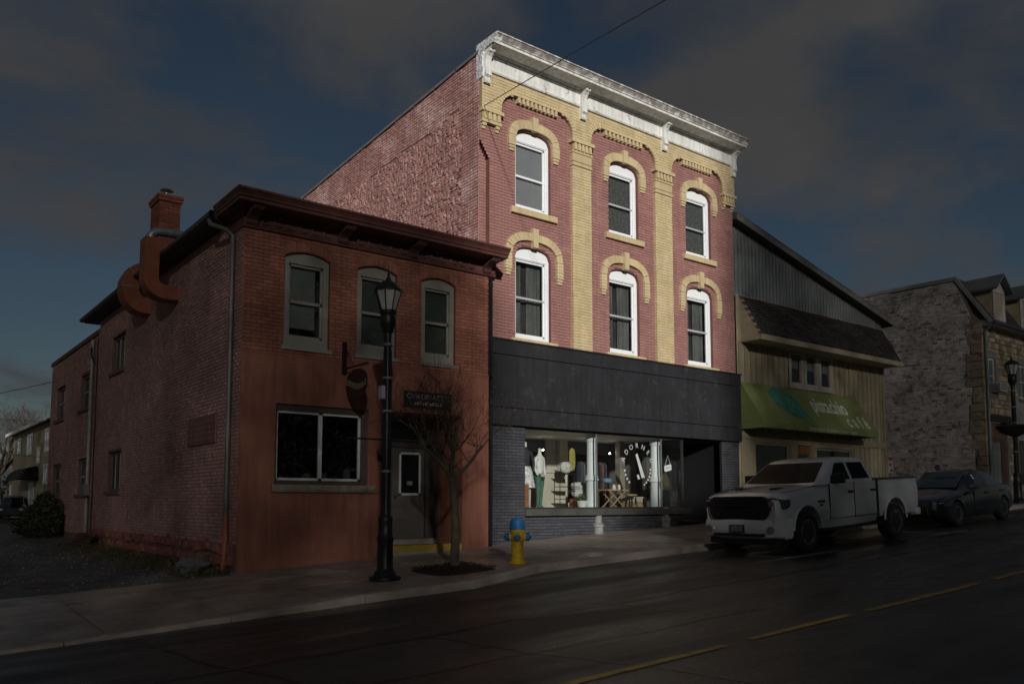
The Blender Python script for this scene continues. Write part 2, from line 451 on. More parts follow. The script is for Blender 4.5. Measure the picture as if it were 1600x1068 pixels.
# narrow the bedding beside the parking bay so it stays under the slabs
walk = struct(mb.build('sidewalk', mat('slab_bedding', (.03, .028, .025), .9, .2, 3)))
mb.v = []
def edge_y(x): return -4.7 + .78 * smooth(8.4, 9.3, x)
for v in walk.data.vertices:
    if v.co.y < -3.0: v.co.y = max(v.co.y, edge_y(v.co.x) + .1)
x = -14.0
while x < 62:
    e = edge_y(x + .75) + .15
    y0s = [(.1 if x > 4.6 else -.72), -1.75, -3.1, e]
    for r in range(3):
        ya, yb = y0s[r], y0s[r + 1]; g = .011; dz = random.uniform(-.004, .004)
        mb = MB(); e1 = edge_y(x + 1.5) + .15
        yb2 = e1 if r == 2 else yb; yb1 = (edge_y(x) + .15) if r == 2 else yb
        cs = [(x + g, yb1 + g), (x + 1.5 - g, yb2 + g), (x + 1.5 - g, ya - g), (x + g, ya - g)]
        top = [(a, b, side_z(a, b) + dz) for a, b in cs]; n = len(mb.v)
        mb.v += top + [(a, b, c - .09) for a, b, c in top]
        mb.f += [(0, 1, 2, 3), (0, 4, 5, 1), (1, 5, 6, 2), (2, 6, 7, 3), (3, 7, 4, 0)]
        mb.build('slab', M_SLAB, walk)
    x += 1.5
x = -14.0
mbk = MB(); mbk.box(-14, -13.9, -4.6, -4.5, side_z(-14, -4.6) - .3, side_z(-14, -4.6) - .12)
kerb = struct(mbk.build('kerb', M_KERB))
while x < 62:
    st = .5 if 8 < x < 10 else 2.0
    mb = MB(); a, b = x + .006, x + st - .006; ya, yb = edge_y(a), edge_y(b)
    pts = []
    for xx, yy in ((a, ya), (b, yb)):
        t = side_z(xx, yy) + .004
        pts += [(xx, yy - .03, road_z(xx, yy) - .1), (xx, yy - .012, t - .012), (xx, yy + .01, t), (xx, yy + .145, t + .002), (xx, yy + .145, t - .2)]
    mb.v = pts; mb.f = [(i, i + 1, i + 6, i + 5) for i in range(4)] + [(0, 1, 2, 3, 4), (9, 8, 7, 6, 5)]
    mb.build('kerb_stone', M_KERB, kerb)
    x += st

# ================================================================== MAIN BUILDING: red and yellow, three storeys
X0, X1 = 11.43, 21.2
main = thing('shop_building', 'tall three-storey red brick building with yellow pilasters, white cornice and charcoal shopfront', 'building', (16.3, 5, 0))
WC = (13.11, 16.36, 19.55); WH = .58
PIL = ((14.38, 15.04), (17.57, 18.26))
def arch_loop(xc, w, zb, zs, h, n=14, off=0.0, p=2.7):
    pts = [(xc - w - off, zb), ]
    for i in range(n + 1):
        t = -1 + 2 * i / n
        t = math.copysign(abs(t) ** .75, t)
        pts.append((xc + t * (w + off), zs + (h + off) * max(0, 1 - abs(t) ** p) ** (1 / 2.2)))
    pts.append((xc + w + off, zb)); return pts
WINS = [(xc, 8.33, 10.14, .25) for xc in WC] + [(xc, 5.03, 7.12, .26) for xc in WC]
DENT_ROWS = [(12.50, 13.90), (15.52, 17.09), (18.74, 20.14)]
win_holes = [arch_loop(xc, WH, zb, zs, h) for xc, zb, zs, h in WINS]
SH = [(12.8, .66), (20.4, .66)]
steps = []
for i in range(6):
    steps += [(X0 + .05 * i, 9.76 - .072 * i), (X0 + .05 * (i + 1), 9.76 - .072 * i)]
outer = [(X1, 4.8), (X1, 11.3), (X0, 11.3)] + steps + [(X0 + .30, 4.8)]
mb = MB(); mb.sheet([outer] + win_holes + [rect(a, b, 11.0, 11.15) for a, b in DENT_ROWS], XZ, 0.0, .22)
mb.quad((X0 + .1, .22, 10.9), (X1 - .1, .22, 10.9), (X1 - .1, .22, 11.2), (X0 + .1, .22, 11.2))
# the return of the corner step, the recessed corner strip, side, back and roof
mb.quad((X0 + .3, 0, 4.8), (X0 + .3, .15, 4.8), (X0 + .3, .15, 9.4), (X0 + .3, 0, 9.4))
for i in range(6): mb.quad((X0 + .05 * i, 0, 9.76 - .072 * i), (X0 + .05 * (i + 1), 0, 9.76 - .072 * i), (X0 + .05 * (i + 1), .15, 9.76 - .072 * i), (X0 + .05 * i, .15, 9.76 - .072 * i))
mb.quad((X0, .15, 2.8), (X0 + .3, .15, 2.8), (X0 + .3, .15, 9.8), (X0, .15, 9.8))
mb.quad((X1, 0, -1), (X1, 18, -1), (X1, 18, 10.9), (X1, 0, 12.0))
mb.quad((X0, 18, -1), (X1, 18, -1), (X1, 18, 10.9), (X0, 18, 10.9))
mb.quad((X0, 0, 11.2), (X1, 0, 11.2), (X1, 0, 12.0), (X0, 0, 12.0))
wall = mb.build('wall', RED_J, main)
MB().sheet([[(0.15, -1), (18, -1), (18, 10.92), (.0, 12.0), (.0, 9.76), (.15, 9.76)]], YZ, X0).build('side_wall', RED_J, main)
MB().quad((X0 + .2, .1, 11.9), (X1 - .2, .1, 11.9), (X1 - .2, 17.8, 10.8), (X0 + .2, 17.8, 10.8)).build('roof', mat('tar_roof', (.03, .03, .03), .9), main)
# front bricks
holes_f = [arch_loop(xc, WH, zb, zs, h, off=.005) for xc, zb, zs, h in WINS] + [rect(a - .0, b, 4.8, 10.6) for a, b in PIL] + [rect(a, b, 11.0, 11.16) for a, b in DENT_ROWS]
rects = brick_rects(outer, holes_f, 4.9, 11.22)
rects = single_bricks(main, rects, XZ, 0, RED, key=lambda r: r[0] * 1.0 + abs(r[2] - 6) * .6)
mb = MB(); add_bricks(mb, rects, XZ, 0, -1); add_bricks(mb, brick_rects(rect(X0 + .005, X0 + .295, 6.5, 9.75), [], 6.5, 9.75), XZ, .15, -1)
mb.build('brickwork', RED, main, kind='stuff', recalc=False)
# side wall: smooth courses round a rough field of spalled rubble
def roofz(y): return 12.0 - .0605 * y
def rub_in(y, z):
    k = noise.noise(Vector((y * 1.3, z * 1.3, 5))) * .18
    return .85 + k < y < 11 and z < 10.86 - .055 * y + k * .6
sb = [r for r in brick_rects([(.02, 5.5), (12.5, 5.5), (12.5, roofz(12.5)), (.02, roofz(0))], [], 5.5, 12.0) if not rub_in((r[0] + r[1]) / 2, r[2])]
mb = MB(); add_bricks(mb, sb, YZ, X0, -1, .010, .006)
mb.build('side_brickwork', RED_S, main, kind='stuff', recalc=False)
M_RUB = mat('spalled_rubble', (.35, .185, .165), .9, .25, 2.2, .010, 26, island=.18, col2=(.40, .25, .23), patch=.3, pscale=4, spec=.2)
mb = MB()
yy = .8
zz = 6.6
while zz < 10.95:
    y = .7 + random.uniform(0, .1)
    hh = random.uniform(.07, .13)
    while y < 11:
        w = random.uniform(.10, .30)
        if rub_in(y + w / 2, zz + hh / 2):
            n = len(mb.v); k = 5 + random.randint(0, 2); ang = random.uniform(0, 6); cx, cz = y + w / 2, zz + hh / 2
            pr = random.uniform(.005, .035); ring = []
            for i in range(k):
                a = ang + 2 * math.pi * i / k
                ring.append((cx + math.cos(a) * w * random.uniform(.42, .72), cz + math.sin(a) * hh * random.uniform(.45, .8)))
            mb.v += [(X0 + .004, a, b) for a, b in ring] + [(X0 - pr * random.uniform(.3, 1.1), cx + (a - cx) * .72, cz + (b - cz) * .72) for a, b in ring]
            mb.v.append((X0 - pr * random.uniform(.7, 1.5), cx + random.uniform(-.03, .03), cz + random.uniform(-.02, .03)))
            for i in range(k):
                j = (i + 1) % k
                mb.f += [(n + i, n + j, n + k + j, n + k + i), (n + k + i, n + k + j, n + 2 * k)]
        y += w * .9
    zz += hh * .85
mb.build('rubble_field', M_RUB, main, kind='stuff')
cap = MB()
for i in range(18):
    cap.quad((X0 - .05, i, roofz(i) + .03), (X0 - .05, i + .98, roofz(i + .98) + .03), (X0 + .2, i + .98, roofz(i + .98) + .05), (X0 + .2, i, roofz(i) + .05))
    cap.quad((X0 - .05, i, roofz(i) + .03), (X0 - .05, i + .98, roofz(i + .98) + .03), (X0 - .05, i + .98, roofz(i + .98) - .05), (X0 - .05, i, roofz(i) - .05))
cap.build('parapet_flashing', mat('grey_flashing', (.16, .14, .14), .6, .2), main)
# yellow frieze with three flat arches
def bay(xl, xr, zb, z1, zt):
    pts = [(xl, zb), (xl, z1)]
    for i in range(1, 9):
        a = math.pi - i / 8 * math.pi / 2; pts.append((xl + .47 + .47 * math.cos(a), z1 + (zt - z1) * math.sin(a)))
    for i in range(0, 9):
        a = math.pi / 2 - i / 8 * math.pi / 2; pts.append((xr - .47 + .47 * math.cos(a), z1 + (zt - z1) * math.sin(a)))
    pts += [(xr, zb)]; return pts
BAYS = [(12.02, 14.38), (15.04, 17.57), (18.26, 20.62)]
fr = [(X0, 11.6), (X0, 10.55)]
for xl, xr in BAYS: fr += bay(xl, xr, 10.55, 10.68, 11.14)
fr += [(X1, 10.55), (X1, 11.6)]
YF = -.10
mb = MB(); mb.sheet([fr], XZ, YF)
for i in range(1, len(fr) - 2):
    a, b = fr[i], fr[i + 1]; mb.quad(XZ(*a, YF), XZ(*b, YF), XZ(*b, .0), XZ(*a, .0))
mb.quad((X0, YF, 10.55), (X0, 0, 10.55), (X0, 0, 11.6), (X0, YF, 11.6)); mb.quad((X1, YF, 10.55), (X1, 0, 10.55), (X1, 0, 11.6), (X1, YF, 11.6))
frieze = mb.build('frieze', YEL_J, main)
mb = MB(); add_bricks(mb, brick_rects(fr, [], 10.56, 11.55), XZ, YF, -1, .007)
mb.build('frieze_brickwork', YEL, frieze, kind='stuff', recalc=False)
# arch rings of headers on the shoulders, dentils on the flats
mb = MB()
for xl, xr in BAYS:
    for s, cx in ((1, xl + .47), (-1, xr - .47)):
        for i in range(9):
            a0 = (i + .08) / 9 * math.pi / 2; a1 = (i + .92) / 9 * math.pi / 2
            q = [(.475, .465), (.60, .60)]
            pts = [(cx - s * q[k][0] * math.cos(a), 10.68 + q[k][1] * math.sin(a)) for k, a in ((0, a0), (0, a1), (1, a1), (1, a0))]
            mb.poly(pts, XZ, YF, YF - .022)
mb.build('arch_ring', YEL, frieze, kind='stuff')
for xl, xr in BAYS:
    n = 10; x0, x1 = xl + .50, xr - .50
    for i in range(n):
        xx = x0 + (x1 - x0) * (i + .5) / n
        MB().box(xx - .037, xx + .037, YF - .012, .2, 11.0, 11.142).build('dentil', YEL, main, bevel=.004)
    MB().box(x0 - .03, x1 + .03, YF - .02, 0, 11.145, 11.2).build('dentil_shelf', YEL, main)
# pilasters with corbelled capitals
for xa, xb in PIL:
    p = MB().box(xa, xb, YF, .0, 4.85, 10.55).build('pilaster', YEL_J, main)
    mb = MB(); add_bricks(mb, brick_rects(rect(xa, xb, 4.9, 9.85), [], 4.9, 9.85), XZ, YF, -1, .008)
    add_bricks(mb, [(y0, y1, z0, z1) for (y0, y1, z0, z1) in brick_rects(rect(YF, 0, 4.9, 9.85), [], 4.9, 9.85, L=.222)], YZ, xa, -1, .005)
    mb.build('pilaster_brickwork', YEL, p, kind='stuff', recalc=False)
    MB().box(xa - .02, xb + .02, YF - .03, 0, 9.86, 9.94).build('capital_ring', YEL, p, bevel=.006)
    MB().box(xa - .012, xb + .012, YF - .016, 0, 9.98, 10.2).build('capital_neck', YEL, p, bevel=.006)
    MB().box(xa - .03, xb + .03, YF - .04, 0, 10.2, 10.26).build('capital_ring', YEL, p, bevel=.006)
    MB().box(xa - .005, xb + .005, YF - .01, 0, 10.27, 10.46).build('capital_block', YEL_J, p)
    for i in range(5):
        xx = xa + (xb - xa) * (i + .5) / 5; MB().box(xx - .04, xx + .04, YF - .06, YF, 10.28, 10.46).build('capital_dentil', YEL, p)
    MB().box(xa - .07, xb + .07, YF - .09, 0, 10.465, 10.56).build('capital_shelf', YEL, p, bevel=.006)
# corner corbels that carry the frieze
for xa, xb in ((X0, 12.02), (20.62, X1)):
    cb = MB().box(xa - .02, xb + .05, YF - .06, 0, 10.47, 10.56).build('corner_corbel', YEL, main, bevel=.006)
    MB().box(xa + .01, xb - .01, YF + .0, 0, 10.27, 10.47).build('corbel_block', YEL_J, cb)
    for i in range(4):
        xx = xa + .02 + (xb - xa - .04) * (i + .5) / 4; MB().box(xx - .04, xx + .04, YF - .035, YF, 10.29, 10.47).build('corbel_dentil', YEL, cb)
    MB().box(xa + .0, xb - .0, YF - .02, 0, 10.21, 10.28).build('corbel_ring', YEL, cb)
    for xx in (xa + .09, xb - .09):
        MB().box(xx - .06, xx + .06, YF + .01, 0, 10.13, 10.205).build('corbel_step', YEL, cb); MB().box(xx - .05, xx + .05, YF + .05, 0, 10.06, 10.13).build('corbel_step', YEL, cb)
# windows
CURT = mat('grey_curtain', (.22, .215, .20), .9, .25, 2, .01, 12, streak=.35)
LACE = mat('patterned_lace', (.17, .17, .165), .9, .5, 14, .004, 40)
BLIND = mat('pale_window_film', (.46, .46, .48), .5, .06, 2)
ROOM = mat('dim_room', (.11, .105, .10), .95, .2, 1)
for i, (xc, zb, zs, h) in enumerate(WINS):
    up = i < 3; gt = 10.08 if up else 7.06
    gl, gr, gb = xc - WH + .075, xc + WH - .13, zb + .10
    w = MB().sheet([arch_loop(xc, WH - .004, zb, zs, h - .004), rect(gl, gr, gb, gt)], XZ, .09, .16).build('window', WHITE, main)
    mr_ = zb + (.88 if up else 1.06)
    mb = MB()
    for a, b, c_, d in ((gl, gr, gt - .05, gt), (gl, gr, gb, gb + .05), (gl, gl + .035, gb, gt), (gr - .035, gr, gb, gt)): mb.box(a, b, .125, .165, c_, d)
    mb.box(xc - WH + .01, xc + WH - .06, .075, .09, gt + .02, gt + .05); mb.box(gr + .055, gr + .075, .078, .09, zb + .02, gt + .02)
    mb.build('sash', WHITE, w)
    MB().box(gl, gr, .115, .165, mr_ - .025, mr_ + .025).build('meeting_rail', mat('grey_rail', (.42, .43, .44), .5) if not (up and i == 0) else WHITE, w)
    MB().quad((gl, .15, gb), (gr, .15, gb), (gr, .15, gt), (gl, .15, gt)).build('pane', GLASS, w)
    if up and i == 0:
        MB().quad((gl, .20, gb), (gr, .20, gb), (gr, .20, gt), (gl, .20, gt)).build('blind', BLIND, w)
        mb = MB(); mb.box(gl + .02, gl + .62, .16, .165, mr_ - .0 + .06, mr_ + .07); mb.box(gl + .61, gl + .62, .16, .165, gb + .06, mr_ + .07); mb.box(gl + .02, gl + .62, .16, .165, gb + .06, gb + .07)
        mb.build('screen_edge', WHITE, w)
    elif up:
        MB().quad((gl, .22, gb), (gr, .22, gb), (gr, .22, gt), (gl, .22, gt)).build('lace_curtain', LACE, w)
    else:
        MB().quad((gl - .1, .36, gb - .1), (gr + .1, .36, gb - .1), (gr + .1, .36, gt + .1), (gl - .1, .36, gt + .1)).build('sheer_curtain', mat('dull_sheer', (.075, .076, .075), .9, .35, 2.5, streak=.3), w)
        for a, b, s in ((gl - .05, gl + .30, 1), (gr - .46, gr - .02, -1)):
            mb = MB(); k = 16
            for q in range(k):
                u0, u1 = a + (b - a) * q / k, a + (b - a) * (q + 1) / k
                d0, d1 = .30 + .03 * math.sin(q * 1.9), .30 + .03 * math.sin((q + 1) * 1.9)
                mb.quad((u0, d0, gb), (u1, d1, gb), (u1, d1, gt), (u0, d0, gt))
            mb.build('curtain', CURT, w, smooth='all')
    mb = MB(); a, b = xc - .75, xc + .75
    mb.quad((a, 1.5, zb - .2), (b, 1.5, zb - .2), (b, 1.5, gt + .3), (a, 1.5, gt + .3)); mb.quad((a, .22, gt + .3), (b, .22, gt + .3), (b, 1.5, gt + .3), (a, 1.5, gt + .3))
    mb.quad((a, .22, zb - .2), (a, 1.5, zb - .2), (a, 1.5, gt + .3), (a, .22, gt + .3)); mb.quad((b, .22, zb - .2), (b, 1.5, zb - .2), (b, 1.5, gt + .3), (b, .22, gt + .3)); mb.quad((a, .22, zb - .2), (b, .22, zb - .2), (b, 1.5, zb - .2), (a, 1.5, zb - .2))
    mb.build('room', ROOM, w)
    MB().box(xc - .74, xc + .74, -.10, .12, zb - .17, zb - .015).build('window_sill', YEL, main, bevel=.008)
    # hood mould in separate voussoirs
    g0, th = (.03, .22) if up else (.16, .20)
    ze = 9.95 if up else 6.78
    inn = arch_loop(xc, WH, ze, zs, h, 26, g0); ou = arch_loop(xc, WH, ze, zs, h, 26, g0 + th)
    def leg(lp):   # resample the legs too
        a, b = lp[0], lp[1]; k = 4; L1 = [(a[0], a[1] + (b[1] - a[1]) * q / k) for q in range(k)]
        c_, d = lp[-2], lp[-1]; return L1 + lp[1:-1] + [(d[0], c_[1] + (d[1] - c_[1]) * q / k) for q in range(1, k + 1)]
    inn, ou = leg(inn), leg(ou)
    mb = MB()
    for q in range(len(inn) - 1):
        f = lambda A, t: (A[q][0] + (A[q + 1][0] - A[q][0]) * t, A[q][1] + (A[q + 1][1] - A[q][1]) * t)
        mb.poly([f(inn, .05), f(inn, .95), f(ou, .95), f(ou, .05)], XZ, 0.0, -.085 + random.uniform(-.003, .003))
    for s in (-1, 1):
        for q in range(3):
            xm = xc + s * (WH + g0 + th * (.52 if up else .5)); ww = th * (.5 - .07 * q)
            xs_ = sorted((xm - ww, xm + ww)); mb.box(xs_[0], xs_[1], -.085 + .016 * q, 0, ze - .072 * (q + 1) + .008, ze - .072 * q - .004)
    hood = mb.build('hood_mould', YEL, main)
    kz = zs + h + g0
    MB().poly([(xc - .075, kz - .02 - (.0 if up else .15)), (xc + .075, kz - .02 - (.0 if up else .15)), (xc + .095, kz + th + .12), (xc - .095, kz + th + .12)], XZ, 0, -.12).build('keystone', YEL, hood, bevel=.006)
# cornice
PROF = [(.0, 11.49), (-.15, 11.49), (-.17, 11.52), (-.17, 11.55), (-.13, 11.57), (-.13, 11.86), (-.16, 11.88), (-.16, 11.92), (-.21, 11.95), (-.22, 11.97), (-.56, 11.99), (-.56, 11.975), (-.60, 11.975), (-.60, 12.035)]
CRP = [(-.60, 12.035), (-.625, 12.04), (-.63, 12.07), (-.66, 12.10), (-.70, 12.135), (-.72, 12.15), (-.72, 12.185)]
mb = MB()
for (a, b), (c_, d) in zip(PROF[:-1], PROF[1:]): mb.quad((X0 + .02, a, b), (X1 - .02, a, b), (X1 - .02, c_, d), (X0 + .02, c_, d))
cor = mb.build('cornice', WCORN, main)
mb = MB()
for (a, b), (c_, d) in zip(CRP[:-1], CRP[1:]): mb.quad((X0 + .02, a, b), (X1 - .02, a, b), (X1 - .02, c_, d), (X0 + .02, c_, d))
mb.quad((X0 - .01, -.74, 12.19), (X1 + .01, -.74, 12.19), (X1 + .01, .1, 12.2), (X0 - .01, .1, 12.2)); mb.quad((X0 - .01, -.74, 12.19), (X1 + .01, -.74, 12.19), (X1 + .01, -.74, 12.155), (X0 - .01, -.74, 12.155))
mb.build('crown_moulding', CROWN, cor)
endp = [(0.0, 11.3)] + [(-.14, 11.3), (-.16, 11.45)] + PROF[3:] + CRP[1:] + [(.12, 12.19), (.12, 11.3)]
MB().poly(endp, YZ, X0 + .03, X0 - .025).build('cornice_end', WPEEL, cor)
MB().poly(endp, YZ, X1 - .03, X1 + .025).build('cornice_end', WCORN, cor)
BR = [(-.10, 11.16), (-.18, 11.16), (-.20, 11.20), (-.19, 11.30), (-.25, 11.34), (-.235, 11.42), (-.215, 11.62), (-.225, 11.72), (-.26, 11.80), (-.33, 11.86), (-.38, 11.88), (-.40, 11.93), (-.52, 11.95), (-.58, 11.98), (-.615, 12.03), (-.645, 12.06), (-.655, 12.10), (-.69, 12.14), (-.10, 12.14)]
for xb in (X0 + .10, 14.71, 17.92, X1 - .10):
    b_ = MB().poly(BR, YZ, xb - .085, xb + .085).build('bracket', WCORN, cor)
    mb = MB()
    for s in (-.05, .05): mb.poly([(a - .012 if a < -.15 else a, b) for a, b in BR], YZ, xb + s - .014, xb + s + .014)
    mb.build('bracket_bead', WCORN, cor)
# charcoal fascia panels
for z0, z1, yv, cuts in ((4.55, 4.9, -.15, (X0, 14.3, 17.4, 21.25)), (3.27, 4.545, -.14, (X0, 13.9, 16.35, 18.8, 21.25)), (2.84, 3.262, -.15, (X0, 15.25, 18.6, 21.25))):
    for a, b in zip(cuts[:-1], cuts[1:]): MB().box(a + .002, b - .002, yv, .02, z0 + .004, z1 - .006).build('fascia_panel', CHAR, main, bevel=.004)
MB().box(X0, 21.26, -.185, .0, 4.895, 4.93).build('fascia_cap', CHAR, main)
for xx, z0, z1 in ((14.95, 3.55, 4.15), (15.22, 3.45, 3.9)): MB().box(xx, xx + .012, -.1425, -.139, z0, z1).build('tar_streak', SOOT, main)
# charcoal brick piers and stall riser
for loop, zb, zt, pre in ((rect(X0 + .02, 12.8, -.3, 2.84), -.3, 2.84, 'pier'), (rect(20.4, X1, -.1, 2.84), .1, 2.84, 'pier'), (rect(12.8, 18.72, -.2, .66), -.2, .66, 'stall_riser')):
    yv = -.03 if pre == 'pier' else .06
    pr = MB().box(loop[0][0], loop[1][0], yv, yv + .3, zb - .6, zt).build(pre, CHARJ, main)
    mb = MB(); add_bricks(mb, brick_rects(loop, [], zb, zt, L=.232), XZ, yv, -1, .010, .003); mb.build('pier_brickwork', CHARB, pr, kind='stuff', recalc=False)
for xx in (15.32, 17.92): MB().lathe([(.13, .05), (.13, .28), (.15, .3), (.15, .36), (.10, .40), (.09, .66)], 14, (xx, .03, street(xx) - .12)).build('column_pedestal', mat('old_white_iron', (.20, .20, .19), .7, .3, 4), main, smooth=True)
# shop sill, glazing, columns
MB().box(12.8, 18.92, -.10, .3, .66, .83).build('shop_sill', mat('charcoal_sill', (.06, .058, .052), .5, .3, 2, .002, 40), main, bevel=.008)
mb = MB()
for xx in (12.8, 18.66): mb.box(xx, xx + .05, .02, .09, .83, 2.84)
mb.box(12.85, 18.66, .02, .09, .83, .87); mb.box(12.85, 18.66, .02, .09, 2.79, 2.84); shopw = mb.build('shop_window', mat('dark_bronze', (.03, .03, .03), .4), main)
for xx in (15.29, 17.80): MB().box(xx - .012, xx + .012, .03, .075, .87, 2.79).build('mullion', mat('thin_steel', (.3, .31, .31), .35, metal=.6), shopw)
for a, b in ((12.85, 15.28), (15.30, 17.79), (17.81, 18.66)): MB().quad((a, .05, .87), (b, .05, .87), (b, .05, 2.79), (a, .05, 2.79)).build('pane', SHOPG, shopw)
MB().quad((18.68, .09, .87), (18.68, 1.5, .87), (18.68, 1.5, 2.79), (18.68, .09, 2.79)).build('pane', SHOPG, shopw)
IRON = mat('pale_painted_iron', (.60, .65, .65), .45, .06, 2, .001, 50)
for xx in (15.46, 17.95):
    MB().lathe([(.16, .83), (.155, .9), (.145, 1.55), (.15, 1.56), (.19, 1.58), (.195, 1.62), (.17, 1.635), (.165, 1.66), (.18, 1.68), (.17, 1.71), (.135, 1.72), (.13, 2.1), (.125, 2.6), (.15, 2.63), (.15, 2.83)], 20, (xx - .0, .42, 0)).build('iron_column', IRON, main, smooth=True)
# interior shell
INW = mat('shop_plaster', (.42, .40, .36), .85, .12, 1.5); IND = mat('shop_dark_wall', (.13, .12, .11), .85, .3, 1.2); WOODF = mat('shop_floor_boards', (.26, .21, .15), .5, .3, 2)
MB().box(12.5, 18.6, .1, 7, .70, .82).build('shop_floor', WOODF, main)
MB().box(12.3, 20.4, .12, 7, 2.82, 2.98).build('shop_ceiling', mat('shop_ceiling_white', (.80, .80, .76), .8), main)
MB().box(12.3, 20.4, 6.8, 7, .6, 2.9).build('shop_back_wall', IND, main); MB().box(12.3, 12.5, .3, 7, .6, 2.9).build('shop_side_wall', IND, main); MB().box(18.75, 18.95, 1.5, 7, .6, 2.9).build('shop_side_wall', IND, main)
MB().box(15.72, 16.10, 2.6, 2.69, .8, 2.82).build('shop_partition', INW, main); MB().box(16.12, 16.42, 2.45, 2.69, .8, 2.82).build('shop_pillar', mat('cream_pillar', (.5, .48, .4), .7), main); MB().box(17.78, 17.98, 1.65, 1.85, .8, 2.82).build('shop_pillar', mat('dull_pillar', (.20, .185, .15), .7), main)
MB().box(12.5, 18.6, 2.7, 2.8, 2.45, 2.82).build('shop_bulkhead', mat('slate_bulkhead', (.09, .10, .12), .7), main)
# recessed entry
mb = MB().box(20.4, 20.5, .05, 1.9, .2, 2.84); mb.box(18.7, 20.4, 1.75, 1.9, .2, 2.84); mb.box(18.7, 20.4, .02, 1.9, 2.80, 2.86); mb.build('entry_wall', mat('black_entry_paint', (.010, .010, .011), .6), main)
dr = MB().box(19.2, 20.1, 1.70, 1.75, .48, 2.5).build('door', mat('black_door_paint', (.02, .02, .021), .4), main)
MB().quad((19.32, 1.69, .9), (19.98, 1.69, .9), (19.98, 1.69, 2.35), (19.32, 1.69, 2.35)).build('pane', DGLASS, dr); MB().tube([(19.27, 1.66, 1.3), (19.27, 1.62, 1.33), (19.27, 1.62, 1.6), (19.27, 1.66, 1.63)], .012).build('handle', mat('brass', (.4, .3, .1), .3, metal=1), dr)
M_TILE = mat('red_quarry_tile', (.26, .075, .045), .5, .25, 4, objrand=.2)
MB().box(18.72, 20.4, -.0, 1.75, -.2, .435).build('entry_floor', CHARJ, main)
for i in range(8):
    for j in range(7):
        xx, yv = 18.73 + i * .208, .0 + j * .24; MB().box(xx, xx + .198, yv, yv + .23, .435, .452 + random.uniform(-.002, .002)).build('floor_tile', M_TILE, main)
# lettering on the middle pane
VINYL = mat('white_vinyl', (.50, .51, .50), .6)
mb = MB(); cxs, czs, rr = 16.84, 1.95, .54
for ch, a in zip('ADORNED', (160, 137, 115, 92, 68, 45, 20)):
    m_ = Matrix.Translation((cxs + rr * .98 * math.cos(R(a)), .042, czs + rr * math.sin(R(a)))) @ Matrix.Rotation(R(90 - a), 4, 'Y') @ Matrix.Rotation(R(90), 4, 'X')
    mb = MB(); text_on(mb, ch, .19, m_); mb.build('letter', VINYL, shopw)
MB().poly([(16.76, 2.30), (16.83, 2.34), (17.12, 1.68), (16.99, 1.66)], XZ, .042, .040).build('emblem_stroke', VINYL, shopw)
MB().poly([(16.80, 1.74), (16.87, 1.76), (16.93, 1.64), (16.85, 1.62)], XZ, .042, .040).build('emblem_foot', VINYL, shopw)
mb = MB()
for a in list(range(190, 240, 13)) + list(range(300, 365, 11)):
    m_ = Matrix.Translation((cxs + rr * .95 * math.cos(R(a)), .042, czs + rr * math.sin(R(a)))); x_, z_ = m_.translation.x, m_.translation.z
    mb.poly([(x_ - .02, z_ - .03), (x_ + .03, z_ - .02), (x_ + .02, z_ + .035), (x_ - .03, z_ + .02)], XZ, .042, .040)
mb.build('small_lettering', VINYL, shopw, kind='stuff')
# ================================================================== LEFT BUILDING: two-storey brown-red brick with stucco ground floor
LB = mat('brown_red_brick', (.29, .118, .078), .8, .2, 1.2, .001, 90, island=.16, streak=.15, spec=.25)
LBJ = mat('brown_red_joint', (.16, .055, .035), .9, .2)
LSB = mat('maroon_side_brick', (.345, .20, .172), .8, .2, 1.0, .0012, 90, island=.14, streak=.15, spec=.25)
LSJ = mat('maroon_joint', (.15, .075, .065), .9, .2)
STUC = mat('red_brown_stucco', (.27, .107, .070), .75, .16, .9, .0015, 60, streak=.2, spec=.3)
LCOR = mat('maroon_cornice_paint', (.105, .042, .034), .5, .25, 3, .001, 40)
LORN = mat('dark_ornament_paint', (.09, .05, .04), .6, .4, 8, .004, 30)
CASE = mat('grey_tan_casing', (.27, .255, .21), .6, .12, 3)
LX0, LX1, LY = 5.6, 11.55, -.35
left = thing('brick_building', 'dark two-storey brown-red brick building with maroon cornice and stucco ground floor', 'building', (8.6, 5, 0))
def seg_loop(x0, x1, zb, zs, h, n=8):
    return [(x0, zb)] + [(x0 + (x1 - x0) * i / n, zs + h * (1 - (2 * i / n - 1) ** 2)) for i in range(n + 1)] + [(x1, zb)]
LW = [(6.43, 7.41), (8.03, 8.98), (9.61, 10.52)]
lholes = [seg_loop(a, b, 4.08, 5.90, .12) for a, b in LW]
shop_hole = rect(6.31, 8.33, 1.34, 2.92); rec_hole = rect(8.85, 10.72, -.6, 2.93)
MB().sheet([rect(LX0, LX1, 3.9, 6.45)] + lholes, XZ, LY, LY + .2).build('upper_wall', LBJ, left)
mb = MB(); mb.sheet([[(LX0, -1), (8.85, -1), (8.85, 2.93), (10.72, 2.93), (10.72, -1), (LX1, -1), (LX1, 3.9), (LX0, 3.9)], shop_hole], XZ, LY - .015, LY + .18)
mb.quad((8.85, LY - .015, -1), (8.85, .6, -1), (8.85, .6, 2.93), (8.85, LY - .015, 2.93)); mb.quad((10.72, LY - .015, -1), (10.72, .6, -1), (10.72, .6, 2.93), (10.72, LY - .015, 2.93)); mb.quad((8.85, LY - .015, 2.93), (10.72, LY - .015, 2.93), (10.72, .6, 2.93), (8.85, .6, 2.93))
mb.quad((LX1, LY - .015, -1), (LX1, -.0, -1), (LX1, -.0, 6.5), (LX1, LY - .015, 6.5))
mb.build('stucco_wall', STUC, left)
MB().box(LX0, LX1, LY - .03, LY - .01, 3.87, 3.915).build('string_course', STUC, left)
